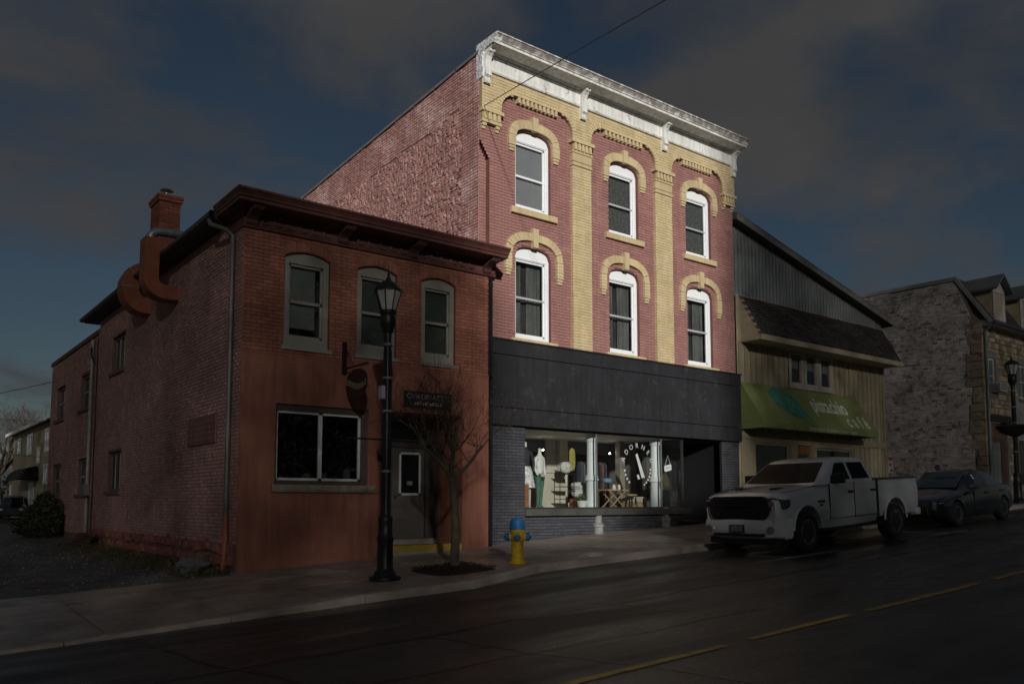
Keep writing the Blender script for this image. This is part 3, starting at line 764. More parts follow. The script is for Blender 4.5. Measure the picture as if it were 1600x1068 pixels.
mb = MB(); mb.quad((LX0, LY, -1), (LX0, 12.05, -1), (LX0, 12.05, 6.7), (LX0, LY, 6.7)); mb.quad((LX0, LY, 6.4), (LX1, LY, 6.4), (LX1, LY, 6.8), (LX0, LY, 6.8))
# side wall with two window openings
SW = [rect(8.75, 10.33, 1.31, 2.43), rect(8.72, 10.30, 4.73, 5.76)]
mb = MB(); mb.sheet([rect(LY, 12.05, -1, 6.7)] + SW, YZ, LX0, LX0 + .18); mb.quad((LX0, LY, 6.4), (LX1, LY, 6.4), (LX1, LY, 6.8), (LX0, LY, 6.8)); mb.build('side_wall', LSJ, left)
rects = brick_rects(rect(LY + .005, 12.04, .2, 6.6), SW, .2, 6.6, course=.074)
rects = single_bricks(left, rects, YZ, LX0, LSB, .009, .005, key=lambda r: r[0] + .2 * abs(r[2] - 2))
mb = MB(); add_bricks(mb, rects, YZ, LX0, -1, .009, .005); mb.build('side_brickwork', LSB, left, kind='stuff', recalc=False)
mb = MB(); add_bricks(mb, brick_rects(rect(LX0, LX1 - .1, 3.93, 6.33), lholes, 3.93, 6.33, course=.074), XZ, LY, -1, .008, .004); mb.build('front_brickwork', LB, left, kind='stuff', recalc=False)
# arched header course over each upper window
mb = MB()
for a, b in LW:
    n = 16
    for i in range(n):
        t0, t1 = (i + .06) / n, (i + .94) / n; f = lambda t, o: (a - .03 + (b - a + .06) * t, 5.90 + o + .12 * (1 - (2 * t - 1) ** 2))
        mb.poly([f(t0, .01), f(t1, .01), f(t1, .2), f(t0, .2)], XZ, LY, LY - .016)
mb.build('window_arches', LB, left, kind='stuff')
MB().box(LX1 - .10, LX1 + .005, LY - .03, LY + .1, -.2, 6.35).build('corner_strip', BLACK, left)  # narrow black strip up the right end of the front
# rubble footing of the side wall
mb = MB(); y = LY
random.seed(21)
FOOT = mat('painted_rubble_stone', (.20, .075, .055), .85, .3, 2, .01, 20, island=.25)
foot = MB().box(LX0 - .02, LX0 + .1, LY + .02, 12.0, -.8, .2).build('footing', LSJ, left)
for row in range(3):
    y = LY + .05
    while y < 11.8:
        w = random.uniform(.3, .62); z0 = -.5 + row * .24 + random.uniform(-.02, .02); mb = MB()
        ico(mb, (LX0 - .02, y + w / 2, z0 + .12), 1, (.10, w * .52, .135), 1, .35, random.random() * 50); mb.build('footing_stone', FOOT, foot)
        y += w
# front windows
LBLIND = mat('pale_roller_blind', (.35, .36, .34), .8, .1); VENET = mat('dull_venetian_blind', (.18, .19, .17), .7, .15)
for i, (a, b) in enumerate(LW):
    w = MB().sheet([seg_loop(a + .004, b - .004, 4.084, 5.896, .12), rect(a + .12, b - .12, 4.27, 5.78)], XZ, LY + .07, LY + .16).build('window', CASE, left)
    mb = MB(); gl, gr, gb, gt = a + .12, b - .12, 4.27, 5.78
    for q in ((gl, gr, gt - .05, gt), (gl, gr, gb, gb + .06), (gl, gl + .045, gb, gt), (gr - .045, gr, gb, gt), (gl, gr, 4.98, 5.04)): mb.box(q[0], q[1], LY + .11, LY + .15, q[2], q[3])
    mb.build('sash', CASE, w)
    MB().quad((gl, LY + .13, gb), (gr, LY + .13, gb), (gr, LY + .13, gt), (gl, LY + .13, gt)).build('pane', GLASS, w)
    if i == 0: MB().box(gl + .04, gr - .12, LY + .2, LY + .21, gb + .22, gt).build('blind', LBLIND, w)
    else:
        mb = MB()
        for k in range(int((gt - gb) / .045)): mb.box(gl, gr, LY + .2, LY + .225, gb + k * .045, gb + k * .045 + .034)
        mb.build('blind', VENET, w)
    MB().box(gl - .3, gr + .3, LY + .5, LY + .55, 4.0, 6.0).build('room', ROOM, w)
    MB().box(a - .05, b + .05, LY - .05, LY + .1, 4.0, 4.08).build('window_sill', CASE if i < 2 else mat('grey_stone_sill', (.22, .21, .19), .8), left)
# shop window of the left building
w = MB().sheet([rect(6.31, 8.33, 1.34, 2.92), rect(6.36, 8.20, 1.42, 2.80)], XZ, LY + .05, LY + .12).build('front_window', mat('dark_window_casing', (.07, .06, .05), .6), left)
mb = MB()
for q in ((6.36, 8.20, 1.42, 1.47), (6.36, 8.20, 2.75, 2.80), (6.36, 6.40, 1.42, 2.80), (8.15, 8.20, 1.42, 2.80), (7.26, 7.34, 1.42, 2.80)): mb.box(q[0], q[1], LY + .09, LY + .15, q[2], q[3])
mb.build('sash', mat('offwhite_vinyl', (.55, .55, .53), .5), w)
for a, b in ((6.40, 7.26), (7.34, 8.15)): MB().quad((a, LY + .12, 1.47), (b, LY + .12, 1.47), (b, LY + .12, 2.75), (a, LY + .12, 2.75)).build('pane', glass_mat('tinted_glass', (.35, .36, .36)), w)
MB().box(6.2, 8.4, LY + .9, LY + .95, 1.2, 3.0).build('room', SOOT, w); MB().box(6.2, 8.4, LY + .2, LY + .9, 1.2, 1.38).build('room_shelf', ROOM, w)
for xx, hh in ((7.42, .13), (7.95, .2), (7.05, .1)): MB().box(xx, xx + .14, LY + .3, LY + .36, 1.38, 1.47 + hh).build('shelf_card', mat('pale_card', (.4, .4, .38), .8), w)
mb = MB(); random.seed(3)
n = 22
for face in range(1):
    xs = lin(6.24, 8.46, n)
    for i in range(n):
        for j in range(3):
            z0, z1 = 1.19 + j * .047, 1.19 + (j + 1) * .047
            d = [LY - .10 - random.uniform(0, .02) if 0 < jj < 3 else LY - .09 for jj in (j, j, j + 1, j + 1)]
            mb.quad((xs[i], d[0], z0), (xs[i + 1], d[1], z0), (xs[i + 1], d[2], z1), (xs[i], d[3], z1))
mb.box(6.24, 8.46, LY - .088, LY + .1, 1.192, 1.328); mb.build('stone_sill', mat('rock_faced_stone', (.24, .20, .16), .85, .3, 6, .004, 40), left)
# recessed door
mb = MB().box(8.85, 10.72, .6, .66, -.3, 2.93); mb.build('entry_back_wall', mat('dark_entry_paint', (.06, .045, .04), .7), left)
d_ = MB().box(9.42, 10.27, .54, .60, .16, 2.22).build('door', mat('grey_door_paint', (.15, .14, .125), .5, .12), left)
mb = MB()
for q in ((9.60, 10.17, 2.08, 2.13), (9.60, 10.17, 1.15, 1.20), (9.60, 9.65, 1.15, 2.13), (10.12, 10.17, 1.15, 2.13)): mb.box(q[0], q[1], .522, .54, q[2], q[3])
mb.build('door_light_frame', WHITE, d_); MB().quad((9.65, .535, 1.2), (10.12, .535, 1.2), (10.12, .535, 2.08), (9.65, .535, 2.08)).build('pane', DGLASS, d_)
MB().box(9.80, 9.95, .525, .53, 1.38, 1.47).build('door_note', mat('pale_card', (.4, .4, .38), .8), d_); MB().lathe([(.0, 0), (.035, .0), (.035, .03), (.02, .05)], 12, (9.5, .50, 1.12), 'y').build('door_knob', mat('steel', (.4, .4, .4), .3, metal=1), d_)
mb = MB()
for q in ((9.30, 10.40, 2.24, 2.34), (9.30, 9.41, .1, 2.3), (10.28, 10.40, .1, 2.3)): mb.box(q[0], q[1], .50, .6, q[2], q[3])
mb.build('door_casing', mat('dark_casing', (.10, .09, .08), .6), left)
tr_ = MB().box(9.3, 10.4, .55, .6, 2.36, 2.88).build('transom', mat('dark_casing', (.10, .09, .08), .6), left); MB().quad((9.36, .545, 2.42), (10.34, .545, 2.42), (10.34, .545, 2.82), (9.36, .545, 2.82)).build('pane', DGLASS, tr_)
MB().box(8.86, 10.71, LY - .01, .6, -.5, .06).build('entry_floor', M_KERB, left); MB().box(9.3, 10.45, .25, .6, .06, .17).build('door_step', M_KERB, left)
MB().box(8.86, 10.71, LY - .02, LY + .09, -.06, .075).build('yellow_step_edge', mat('yellow_step_paint', (.38, .27, .03), .6, .25, 5), left)
MB().box(8.56, 8.72, LY - .05, LY - .015, 1.86, 1.98).build('mail_box', BLACK, left)
# cornice
CP = [(LY, 6.30), (LY - .06, 6.30), (LY - .07, 6.36), (LY - .04, 6.38), (LY - .04, 6.56), (LY - .09, 6.58), (LY - .10, 6.62), (-.86, 6.64), (-.90, 6.64), (-.90, 6.70), (-.93, 6.71), (-.94, 6.75), (-.98, 6.80), (-1.01, 6.82), (-1.01, 6.86), (LY, 6.9)]
mb = MB(); xl, xr = 5.30, 11.62
# mitred left return: the profile swings round the corner
def cp_pt(a, z, t):
    d = LY - a
    return (LX0 - d, LY - d + 0.0, z) if t == 0 else (xr, a, z)
rows = []
for a, z in CP:
    d = LY - a; rows.append([(LX0 - d * .55, .45, z), (LX0 - d * .55, a, z), (xr, a, z)])
for r0, r1 in zip(rows[:-1], rows[1:]):
    for i in range(2): mb.quad(r0[i], r0[i + 1], r1[i + 1], r1[i])
n = len(mb.v); mb.v += [(xr, a, z) for a, z in CP]; mb.f.append(tuple(range(n, n + len(CP))))
lcor = mb.build('cornice', LCOR, left)
LBR = [(LY, 6.34), (LY - .08, 6.34), (LY - .12, 6.38), (LY - .10, 6.44), (LY - .15, 6.48), (LY - .28, 6.53), (LY - .42, 6.56), (LY - .48, 6.62), (LY, 6.635)]
for xx in (5.72, 7.65, 9.35, 11.35):
    MB().poly(LBR, YZ, xx - .11, xx + .11).build('bracket', LORN, lcor)
    mb = MB()
    for s in (-.07, 0, .07): mb.poly([(a - .012 if a < LY - .05 else a, b) for a, b in LBR], YZ, xx + s - .018, xx + s + .018)
    mb.build('bracket_flute', LCOR, lcor)
xx = 6.0
while xx < 11.2:
    if min(abs(xx - q) for q in (5.72, 7.65, 9.35, 11.35)) > .17:
        mb = MB(); ring = []
        for k in range(13):
            a = R(30 + k * 25); ring.append((xx + .075 * math.cos(a), LY - .06, 6.48 + .075 * math.sin(a)))
        mb.tube(ring, .017, 5); mb.build('frieze_ring', LORN, lcor)
    xx += .26
# side eave with gutter, roof, chimney, ducts
mb = MB(); mb.box(5.27, LX0 + .1, .42, 12.7, 6.60, 6.66); mb.box(5.25, 5.29, .42, 12.7, 6.62, 6.76)
eave = mb.build('eave', mat('dark_eave_paint', (.035, .035, .033), .6, .3), left)
g = [(5.14, .5), (5.14, 12.75)]
mb = MB()
for (dx0, z0), (dx1, z1) in zip([(5.25, 6.74), (5.16, 6.74), (5.13, 6.70), (5.14, 6.63), (5.25, 6.62)][:-1], [(5.16, 6.74), (5.13, 6.70), (5.14, 6.63), (5.25, 6.62)]): mb.quad((dx0, .35, z0), (dx0, 12.75, z0), (dx1, 12.75, z1), (dx1, .35, z1))
mb.build('gutter', mat('weathered_gutter', (.07, .07, .068), .45, .3, 3, metal=.4), eave)
roof_ = MB().quad((5.26, -.3, 6.765), (11.42, -.3, 6.95), (11.42, 12.7, 6.95), (5.26, 12.7, 6.765)).build('roof', mat('tar_roof', (.03, .03, .03), .9), left)
CHB = mat('chimney_brick', (.27, .095, .06), .85, .2, 2, .002, 60, island=.25)
chim = MB().box(5.66, 6.18, 6.0, 6.8, 6.7, 8.75).build('chimney', LBJ, roof_)
mb = MB(); add_bricks(mb, brick_rects(rect(5.66, 6.18, 6.78, 8.7), [], 6.78, 8.7), XZ, 6.0, -1, .009, .004); add_bricks(mb, brick_rects(rect(6.0, 6.8, 6.78, 8.7), [], 6.78, 8.7), YZ, 5.66, -1, .009, .004)
mb.build('chimney_brickwork', CHB, roof_, kind='stuff', recalc=False)
mb = MB(); mb.box(5.62, 6.22, 5.96, 6.84, 8.72, 8.80); mb.box(5.60, 6.24, 5.94, 6.86, 8.80, 8.88); mb.build('chimney_crown', CHB, roof_)
GALV = mat('galvanised_steel', (.35, .38, .38), .4, .2, 3, metal=.7)
mb = MB().lathe([(.07, 8.88), (.07, 9.02), (.03, 9.03), (.03, 9.07), (.17, 9.08), (.12, 9.13), (.0, 9.15)], 14, (5.9, 6.3, 0)); mb.build('chimney_cap', GALV, roof_, smooth=True)
DUCT = mat('brown_painted_duct', (.26, .085, .04), .5, .2, 2)
def sweep_rect(mb, path, hw, y0, y1):
    """path of (x,z,nx,nz): centre and outward direction; duct half thickness hw, from y0 to y1"""
    n = len(mb.v)
    for x, z, nx, nz in path: mb.v += [(x + nx * hw, y0, z + nz * hw), (x + nx * hw, y1, z + nz * hw), (x - nx * hw, y1, z - nz * hw), (x - nx * hw, y0, z - nz * hw)]
    for i in range(len(path) - 1):
        for j in range(4):
            a = n + i * 4 + j; b = n + i * 4 + (j + 1) % 4; mb.f.append((a, b, b + 4, a + 4))
    mb.f += [(n, n + 1, n + 2, n + 3), tuple(n + (len(path) - 1) * 4 + j for j in (3, 2, 1, 0))]
mb = MB(); path = [(5.75, 5.97, 0, -1)]
for i in range(13):
    a = R(-90 - i * 15); path.append((5.45 + .36 * math.cos(a), 6.42 + .45 * math.sin(a), math.cos(a), math.sin(a)))
path.append((5.62, 6.87, 0, 1))
sweep_rect(mb, path, .20, 6.2, 6.75); mb.build('exhaust_duct', DUCT, left)
mb = MB()
for i in (3, 7, 10): x, z, nx, nz = path[i]; sweep_rect(mb, [(x - nz * .012, z + nx * .012, nx, nz), (x + nz * .012, z - nx * .012, nx, nz)], .212, 6.19, 6.76)
mb.box(5.62, 5.68, 6.15, 6.8, 6.62, 7.12); mb.build('duct_seam', GALV, left)
mb = MB(); path = [(5.72, 5.80, 0, -1)]
for i in range(9):
    a = R(-90 - i * 11.25); path.append((5.26 + .30 * math.cos(a), 6.10 + .30 * math.sin(a), math.cos(a), math.sin(a)))
path += [(4.96, 6.6, -1, 0), (4.96, 7.02, -1, 0)]
sweep_rect(mb, path, .16, 3.75, 4.2); mb.build('exhaust_duct', DUCT, left)
MB().tube([(4.96, 3.97, 6.98), (4.97, 3.97, 7.12), (5.08, 3.97, 7.22), (5.25, 3.97, 7.25), (6.6, 3.97, 7.25)], .10, 14).build('vent_pipe', GALV, left, smooth=True)
# downspouts, window frames on the side, electrical boxes
PIPE = mat('dull_downpipe', (.10, .095, .09), .5, .25)
mb = MB().tube([(5.2, .55, 6.62), (5.22, .5, 6.5), (5.42, .12, 6.32), (5.52, .05, 6.2), (5.53, .05, .72)], .05, 8); mb.build('downpipe', PIPE, left, smooth=True)
MB().tube([(5.53, .05, .74), (5.53, .04, .2), (5.48, -.02, -.3)], .062, 10).build('downpipe_boot', mat('rust_red_pipe', (.25, .07, .035), .6), left, smooth=True)
for k, h in enumerate(SW):
    (y0, z0), (_, _), (y1, z1), _ = h[0], h[1], h[2], h[3]
    w = MB().sheet([rect(y0 + .003, y1 - .003, z0 + .003, z1 - .003), rect(y0 + .10, y1 - .10, z0 + .08, z1 - .08)], YZ, LX0 + .08, LX0 + .14).build('side_window', mat('dark_casing', (.10, .09, .08), .6), left)
    MB().quad((LX0 + .12, y0 + .1, z0 + .08), (LX0 + .12, y1 - .1, z0 + .08), (LX0 + .12, y1 - .1, z1 - .08), (LX0 + .12, y0 + .1, z1 - .08)).build('pane', DGLASS, w)
    for t in (.33, .66): MB().box(LX0 + .09, LX0 + .11, y0 + (y1 - y0) * t - .02, y0 + (y1 - y0) * t + .02, z0 + .08, z1 - .08).build('glazing_bar', CASE, w)
    MB().box(LX0 - .07, LX0 + .08, y0 - .08, y1 + .08, z0 - .10, z0).build('window_sill', mat('maroon_stone_sill', (.14, .07, .06), .8), left)
plq = tag(MB().box(LX0 - .05, LX0 - .012, .85, 2.7, 2.18, 2.77).build('wall_plaque', mat('maroon_plaque', (.17, .075, .07), .6), bevel=.02), 'dark red framed plaque with faint raised lines on the brick side wall', 'plaque')
mb = MB()
for k in range(4):
    for q in range(7): mb.box(LX0 - .056, LX0 - .05, 1.0 + q * .23, 1.17 + q * .23, 2.28 + k * .115, 2.33 + k * .115)
mb.build('raised_lines', mat('plaque_relief', (.20, .10, .095), .6), plq)

# ---- rear annex
ann = thing('brick_annex', 'lower flat-roofed maroon brick annex behind the two-storey corner building', 'building', (8, 16, 0))
AW = [rect(12.98, 14.75, 4.04, 5.17), rect(17.4, 19.1, 4.02, 5.22), rect(13.2, 14.75, 1.25, 2.41), rect(17.6, 19.3, 1.21, 2.35)]
mb = MB(); mb.sheet([rect(12.06, 20.3, -1, 6.33)] + AW, YZ, LX0 + .03, LX0 + .2); mb.quad((LX0 + .03, 20.3, -1), (11.4, 20.3, -1), (11.4, 20.3, 6.33), (LX0 + .03, 20.3, 6.33)); mb.quad((LX0 + .03, 12.06, 6.3), (11.4, 12.06, 6.3), (11.4, 20.3, 6.3), (LX0 + .03, 20.3, 6.3)); mb.build('wall', LSJ, ann)
mb = MB(); add_bricks(mb, brick_rects(rect(12.07, 20.29, .0, 6.2), AW, .0, 6.2, course=.105, L=.3), YZ, LX0 + .03, -1, .016, .004); mb.build('brickwork', LSB, ann, kind='stuff', recalc=False)
MB().box(LX0 - .03, LX0 + .1, 12.06, 20.33, 6.22, 6.36).build('parapet_cap', LCOR, ann)
for h in AW:
    (y0, z0), (y1, z1) = h[0], h[2]
    w = MB().sheet([rect(y0 + .003, y1 - .003, z0 + .003, z1 - .003), rect(y0 + .12, y1 - .12, z0 + .09, z1 - .09)], YZ, LX0 + .10, LX0 + .16).build('window', mat('dark_casing', (.10, .09, .08), .6), ann)
    MB().quad((LX0 + .14, y0 + .1, z0 + .08), (LX0 + .14, y1 - .1, z0 + .08), (LX0 + .14, y1 - .1, z1 - .08), (LX0 + .14, y0 + .1, z1 - .08)).build('pane', DGLASS, w)
    MB().box(LX0 + .11, LX0 + .13, y0, y1, (z0 + z1) / 2 - .03, (z0 + z1) / 2 + .03).build('meeting_rail', CASE, w); MB().box(LX0 - .05, LX0 + .08, y0 - .08, y1 + .08, z0 - .10, z0).build('window_sill', mat('maroon_stone_sill', (.14, .07, .06), .8), ann)
MB().tube([(LX0 - .06, 12.7, 6.1), (LX0 - .06, 12.7, .0)], .055, 8).build('downpipe', mat('grey_downpipe', (.22, .22, .21), .5), ann, smooth=True); MB().tube([(LX0 - .04, 12.2, 6.1), (LX0 - .04, 12.2, .0)], .04, 8).build('downpipe', LCOR, ann, smooth=True)
MB().box(LX0 - .22, LX0 + .02, 12.35, 12.95, 1.2, 1.55).build('meter_box', mat('grey_meter_box', (.13, .13, .125), .6), ann, bevel=.01); MB().lathe([(.1, 0), (.1, .09), (.07, .13)], 12, (LX0 - .22, 13.0, 1.38), 'x').build('meter', mat('grey_meter_box', (.13, .13, .125), .6), ann)
MB().tube([(LX0 - .03, 13.0, 5.75), (LX0 - .12, 12.6, 5.85), (LX0 - .15, 12.5, 5.6), (LX0 - .04, 12.45, 5.3)], .02, 6).build('service_cable', BLACK, ann)

# ================================================================== CAFE BUILDING
TAN = mat('tan_board_siding', (.34, .29, .185), .7, .14, 1.5, .001, 50, streak=.18)
TANB = mat('tan_batten', (.30, .255, .16), .7, .14, 1.5)
GREYS = mat('grey_ribbed_siding', (.20, .215, .21), .5, .1, 2)
SHING = mat('dark_brown_shingle', (.055, .045, .042), .9, .3, 3, .003, 60, island=.3)
CX0, CX1 = 21.27, 30.03
cafe = thing('cafe_building', 'tan board-sided building with grey sloping gable and dark shingle skirt roof', 'building', (25.6, 4, .7))
st_holes = [rect(22.1, 23.95, 1.3, 2.9), rect(24.4, 25.2, .55, 2.9), rect(25.5, 27.75, 1.5, 2.85), rect(23.98, 26.62, 4.83, 5.98)]
mb = MB(); mb.sheet([rect(CX0, CX1, -.2, 7.5)] + st_holes, XZ, 0.0, .15); mb.quad((CX1, 0, -.2), (CX1, 14, -.2), (CX1, 14, 7.6), (CX1, 0, 7.6)); mb.build('wall', TAN, cafe)
xx = CX0 + .1
while xx < CX1:
    zs_ = [(3.22, 6.0)]
    if 23.9 < xx < 26.7: zs_ = [(3.22, 4.78)]
    if xx > 27.95: zs_ = [(.7, 2.98), (3.22, 6.0)]
    for a, b in zs_: MB().box(xx - .03, xx + .03, -.03, 0, a, b).build('batten', TANB, cafe)
    xx += .30
MB().box(CX0, CX1 + .02, -.05, 0, 2.98, 3.2).build('trim_board', TANB, cafe); MB().box(CX1 - .12, CX1 + .02, -.045, 0, .5, 6.0).build('corner_trim', TANB, cafe)
for a, b in ((21.35, 22.02), (23.98, 24.34), (25.24, 25.44), (27.80, 27.95)): MB().box(a, b, -.04, 0, .5, 2.97).build('trim_board', TANB, cafe)
for k, (a, b, z0, z1) in enumerate(((22.1, 23.95, 1.3, 2.9), (25.5, 27.75, 1.5, 2.85))):
    w = MB().sheet([rect(a + .003, b - .003, z0 + .003, z1 - .003), rect(a + .09, b - .09, z0 + .08, z1 - .08)], XZ, .05, .1).build('store_window', CASE, cafe)
    MB().quad((a + .08, .08, z0 + .07), (b - .08, .08, z0 + .07), (b - .08, .08, z1 - .07), (a + .08, .08, z1 - .07)).build('pane', DGLASS, w)
dr = MB().box(24.42, 25.18, .08, .12, .6, 2.88).build('door', mat('orange_wood_door', (.22, .10, .035), .5, .25, 4), cafe); MB().box(24.55, 25.05, .065, .08, 1.3, 2.6).build('pane', DGLASS, dr)
for k in range(3):
    a, b = 24.0 + k * .875, 24.0 + k * .875 + .86
    w = MB().sheet([rect(a, b, 4.85, 5.97), rect(a + .15, b - .15, 4.97, 5.9)], XZ, -.02, .08).build('window', mat('cream_casing', (.40, .37, .29), .6), cafe)
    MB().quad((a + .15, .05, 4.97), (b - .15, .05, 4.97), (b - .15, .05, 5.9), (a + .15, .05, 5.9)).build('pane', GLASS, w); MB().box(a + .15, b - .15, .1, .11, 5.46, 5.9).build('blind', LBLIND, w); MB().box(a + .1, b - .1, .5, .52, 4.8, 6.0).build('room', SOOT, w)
MB().box(23.95, 26.65, -.06, .0, 4.76, 4.84).build('window_sill', mat('cream_casing', (.40, .37, .29), .6), cafe)
# skirt roof
A_, B_ = (-.75, 6.11), (-.02, 7.45)
mb = MB(); mb.poly([(-.75, 5.98), (-.75, 6.11), (-.04, 7.42), (0.0, 7.42), (0, 5.98)], YZ, 21.48, 30.0); sk = mb.build('skirt_roof', mat('tan_soffit', (.36, .31, .21), .7), cafe)
mb = MB(); random.seed(5); nr = 13
for r in range(nr):
    t0, t1 = r / nr, (r + 1.18) / nr; y0, z0 = A_[0] + (B_[0] - A_[0]) * t0, A_[1] + (B_[1] - A_[1]) * t0; y1, z1 = A_[0] + (B_[0] - A_[0]) * t1, A_[1] + (B_[1] - A_[1]) * t1
    x = 21.44 + (r % 2) * .11
    while x < 30.02:
        w_ = random.uniform(.18, .30); e = min(x + w_ - .008, 30.04); lift = .022 + random.uniform(0, .012); j = random.uniform(-.012, .012)
        n = len(mb.v); mb.v += [(x, y0 - lift, z0 + .012 + j), (e, y0 - lift, z0 + .012 + j), (e, y1 - .004, z1), (x, y1 - .004, z1), (x, y0 + .0, z0 - .0 + j), (e, y0 + .0, z0 - .0 + j)]
        mb.f += [(n, n + 1, n + 2, n + 3), (n, n + 4, n + 5, n + 1)]; x += w_
mb.build('shingles', SHING, sk, kind='stuff', recalc=False)
MB().box(21.46, 30.05, -.80, -.752, 5.96, 6.13).build('skirt_fascia', mat('tan_soffit', (.36, .31, .21), .7), sk)
mb = MB(); mb.sheet([[(CX0, 7.40), (30.4, 7.40), (30.4, 7.82), (CX0, 9.90)]], XZ, .22); gab = mb.build('gable', GREYS, cafe)
xx = CX0 + .1
while xx < 30.3:
    MB().box(xx - .025, xx + .025, .19, .22, 7.4, 9.88 - (xx - CX0) * .2285 - .04).build('siding_rib', GREYS, gab); xx += .185
MB().box(CX0, 30.3, .08, .23, 7.40, 7.50).build('gable_flashing', mat('pale_flashing', (.27, .28, .27), .5), gab)
mb = MB(); mb.poly([(CX0, 9.88), (30.85, 7.70), (30.85, 7.92), (CX0, 10.10)], XZ, -.12, 14); mb.build('roof', mat('brown_roof_edge', (.10, .09, .08), .7), cafe)
MB().poly([(CX0, 9.84), (30.86, 7.66), (30.86, 7.85), (CX0, 10.03)], XZ, -.15, -.12).build('rake_board', mat('grey_rake_board', (.17, .165, .15), .6), cafe)
# awning
AWN = mat('green_awning_fabric', (.20, .235, .075), .75, .14, 1.2, .001, 60, streak=.08)
aw = thing('awning', 'green fabric awning lettered pistachio café over the tan storefront', 'awning', (24.7, -.4, 3.3))
AX0, AX1 = 21.38, 28.0
PT, PB, PV = (-.02, 4.74), (-.85, 3.45), (-.85, 3.25)
mb = MB(); ns = 24
for i in range(ns):
    a, b = AX0 + (AX1 - AX0) * i / ns, AX0 + (AX1 - AX0) * (i + 1) / ns
    mb.quad((a, *PT), (b, *PT), (b, *PB), (a, *PB))
mb.build('canopy', AWN, aw)
mb = MB(); mb.quad((AX0, *PB), (AX1, *PB), (AX1, *PV), (AX0, *PV)); mb.quad((AX0, *PB), (AX0, *PV), (AX0, 0, PV[1]), (AX0, 0, PB[1])); mb.quad((AX1, *PB), (AX1, *PV), (AX1, 0, PV[1]), (AX1, 0, PB[1])); mb.build('valance', AWN, aw)
for xe in (AX0, AX1): MB().poly([PT, PB, (0, PB[1])], YZ, xe, xe + .004).build('side_panel', AWN, aw)
# frame of the slanted face: s along x, t down the slope
sl = Vector((0, PB[0] - PT[0], PB[1] - PT[1])); slL = sl.length; sl.normalize(); nrm = Vector((0, -1, 0)).cross(Vector((1, 0, 0))); nrm = Vector((1, 0, 0)).cross(-sl)
def awm(x, t):
    o = Vector((x, *PT)) + sl * t + nrm * .006
    return Matrix(((1, -sl.x, nrm.x, o.x), (0, -sl.y, nrm.y, o.y), (0, -sl.z, nrm.z, o.z), (0, 0, 0, 1)))
LETT = mat('pale_awning_letters', (.62, .66, .55), .7)
mb = MB(); text_on(mb, 'pistachio', .70, bold=.012, mtx=awm(25.70, .90) @ Matrix.Diagonal((.85, 1.25, 1, 1))); mb.build('name_lettering', LETT, aw); mb = MB(); text_on(mb, 'c a f é', .66, bold=.012, mtx=awm(26.95, 1.42) @ Matrix.Diagonal((.85, 1.05, 1, 1))); mb.build('cafe_lettering', LETT, aw)
mb = MB(); text_on(mb, 'Soups • Salad • Sandwiches • Lattes • Sweets', .155, face_front(25.2, PB[0] - .006, PV[1] + .05)); mb.build('valance_lettering', LETT, aw)
mb = MB(); lp = []
LEAF = [(-.75, .36), (-.62, .60), (-.40, .68), (-.15, .70), (.15, .62), (.45, .50), (.70, .28), (.85, 0), (.88, -.26), (.74, -.42), (.5, -.38), (.32, -.50), (.1, -.42), (-.1, -.36), (-.35, -.22), (-.55, -.08), (-.70, .12)]
m_ = awm(23.25, .70)
n = len(mb.v); pv = [m_ @ Vector((a, b * 1.05 - .1, 0)) for a, b in LEAF]; mb.v += [tuple(p) for p in pv]; mb.f.append(tuple(range(n, n + len(pv))))
mb.build('leaf_emblem', mat('teal_print', (.05, .20, .14), .7, .4, 3), aw)
mb = MB(); mb.tube([m_ @ Vector((a, b * .72, .002)) for a, b in ((.3, -.25), (.42, -.6), (.55, -.9))], .012, 5); mb.tube([m_ @ Vector((a, b * .72, .002)) for a, b in ((.6, -.3), (.75, -.6), (.95, -.85))], .008, 5); mb.build('leaf_stalk', mat('teal_print_dark', (.03, .09, .05), .7), aw)
nt_ = tag(MB().box(30.36, 30.74, .10, .12, 2.1, 2.75).build('notice_board', mat('white_notice', (.5, .45, .43), .6)), 'small white notice with red print on a post beside the tan building', 'sign')
mb = MB()
for z0, z1, a, b in ((2.58, 2.70, 30.40, 30.70), (2.36, 2.46, 30.46, 30.60), (2.16, 2.24, 30.50, 30.68)): mb.box(a, b, .094, .10, z0, z1)
mb.build('red_print', mat('red_print', (.35, .03, .03), .6), nt_); MB().tube([(30.55, .13, .7), (30.55, .13, 2.7)], .025, 8).build('post', GALV, nt_)

# ================================================================== STONE BUILDING at the right
SX = 38.6
stone = thing('stone_building', 'old stone building with whitewashed brick end wall, mansard roof and dormers', 'building', (43, 5, 1.3))
SIDEB = mat('whitewashed_brick', (.46, .42, .385), .85, .22, 1.2, .002, 50, island=.22, col2=(.26, .19, .165), patch=.30, pscale=3.5)
SJ = mat('old_joint', (.16, .14, .125), .9)
prof = [(0, 0), (14, 0), (14, 10.2), (11, 11.25), (1.0, 11.1), (.30, 9.35), (.0, 9.0)]
mb = MB(); mb.sheet([prof], YZ, SX); mb.build('end_wall', SJ, stone)
mb = MB(); random.seed(11)
rr_ = brick_rects([(.5, 1.0), (9.5, 1.0), (9.5, 11.1), (1.05, 10.95), (.42, 9.3), (.5, 9)], [], 1.2, 11.1, course=.08, L=.24); add_bricks(mb, [r for r in rr_ if random.random() > .03], YZ, SX, -1, .016, .012); mb.build('end_brickwork', SIDEB, stone, kind='stuff', recalc=False)
QST = mat('brown_limestone', (.24, .19, .13), .85, .3, 3, .004, 30, col2=(.13, .075, .045), patch=.25, pscale=2.5)
z = 1.2; k = 0
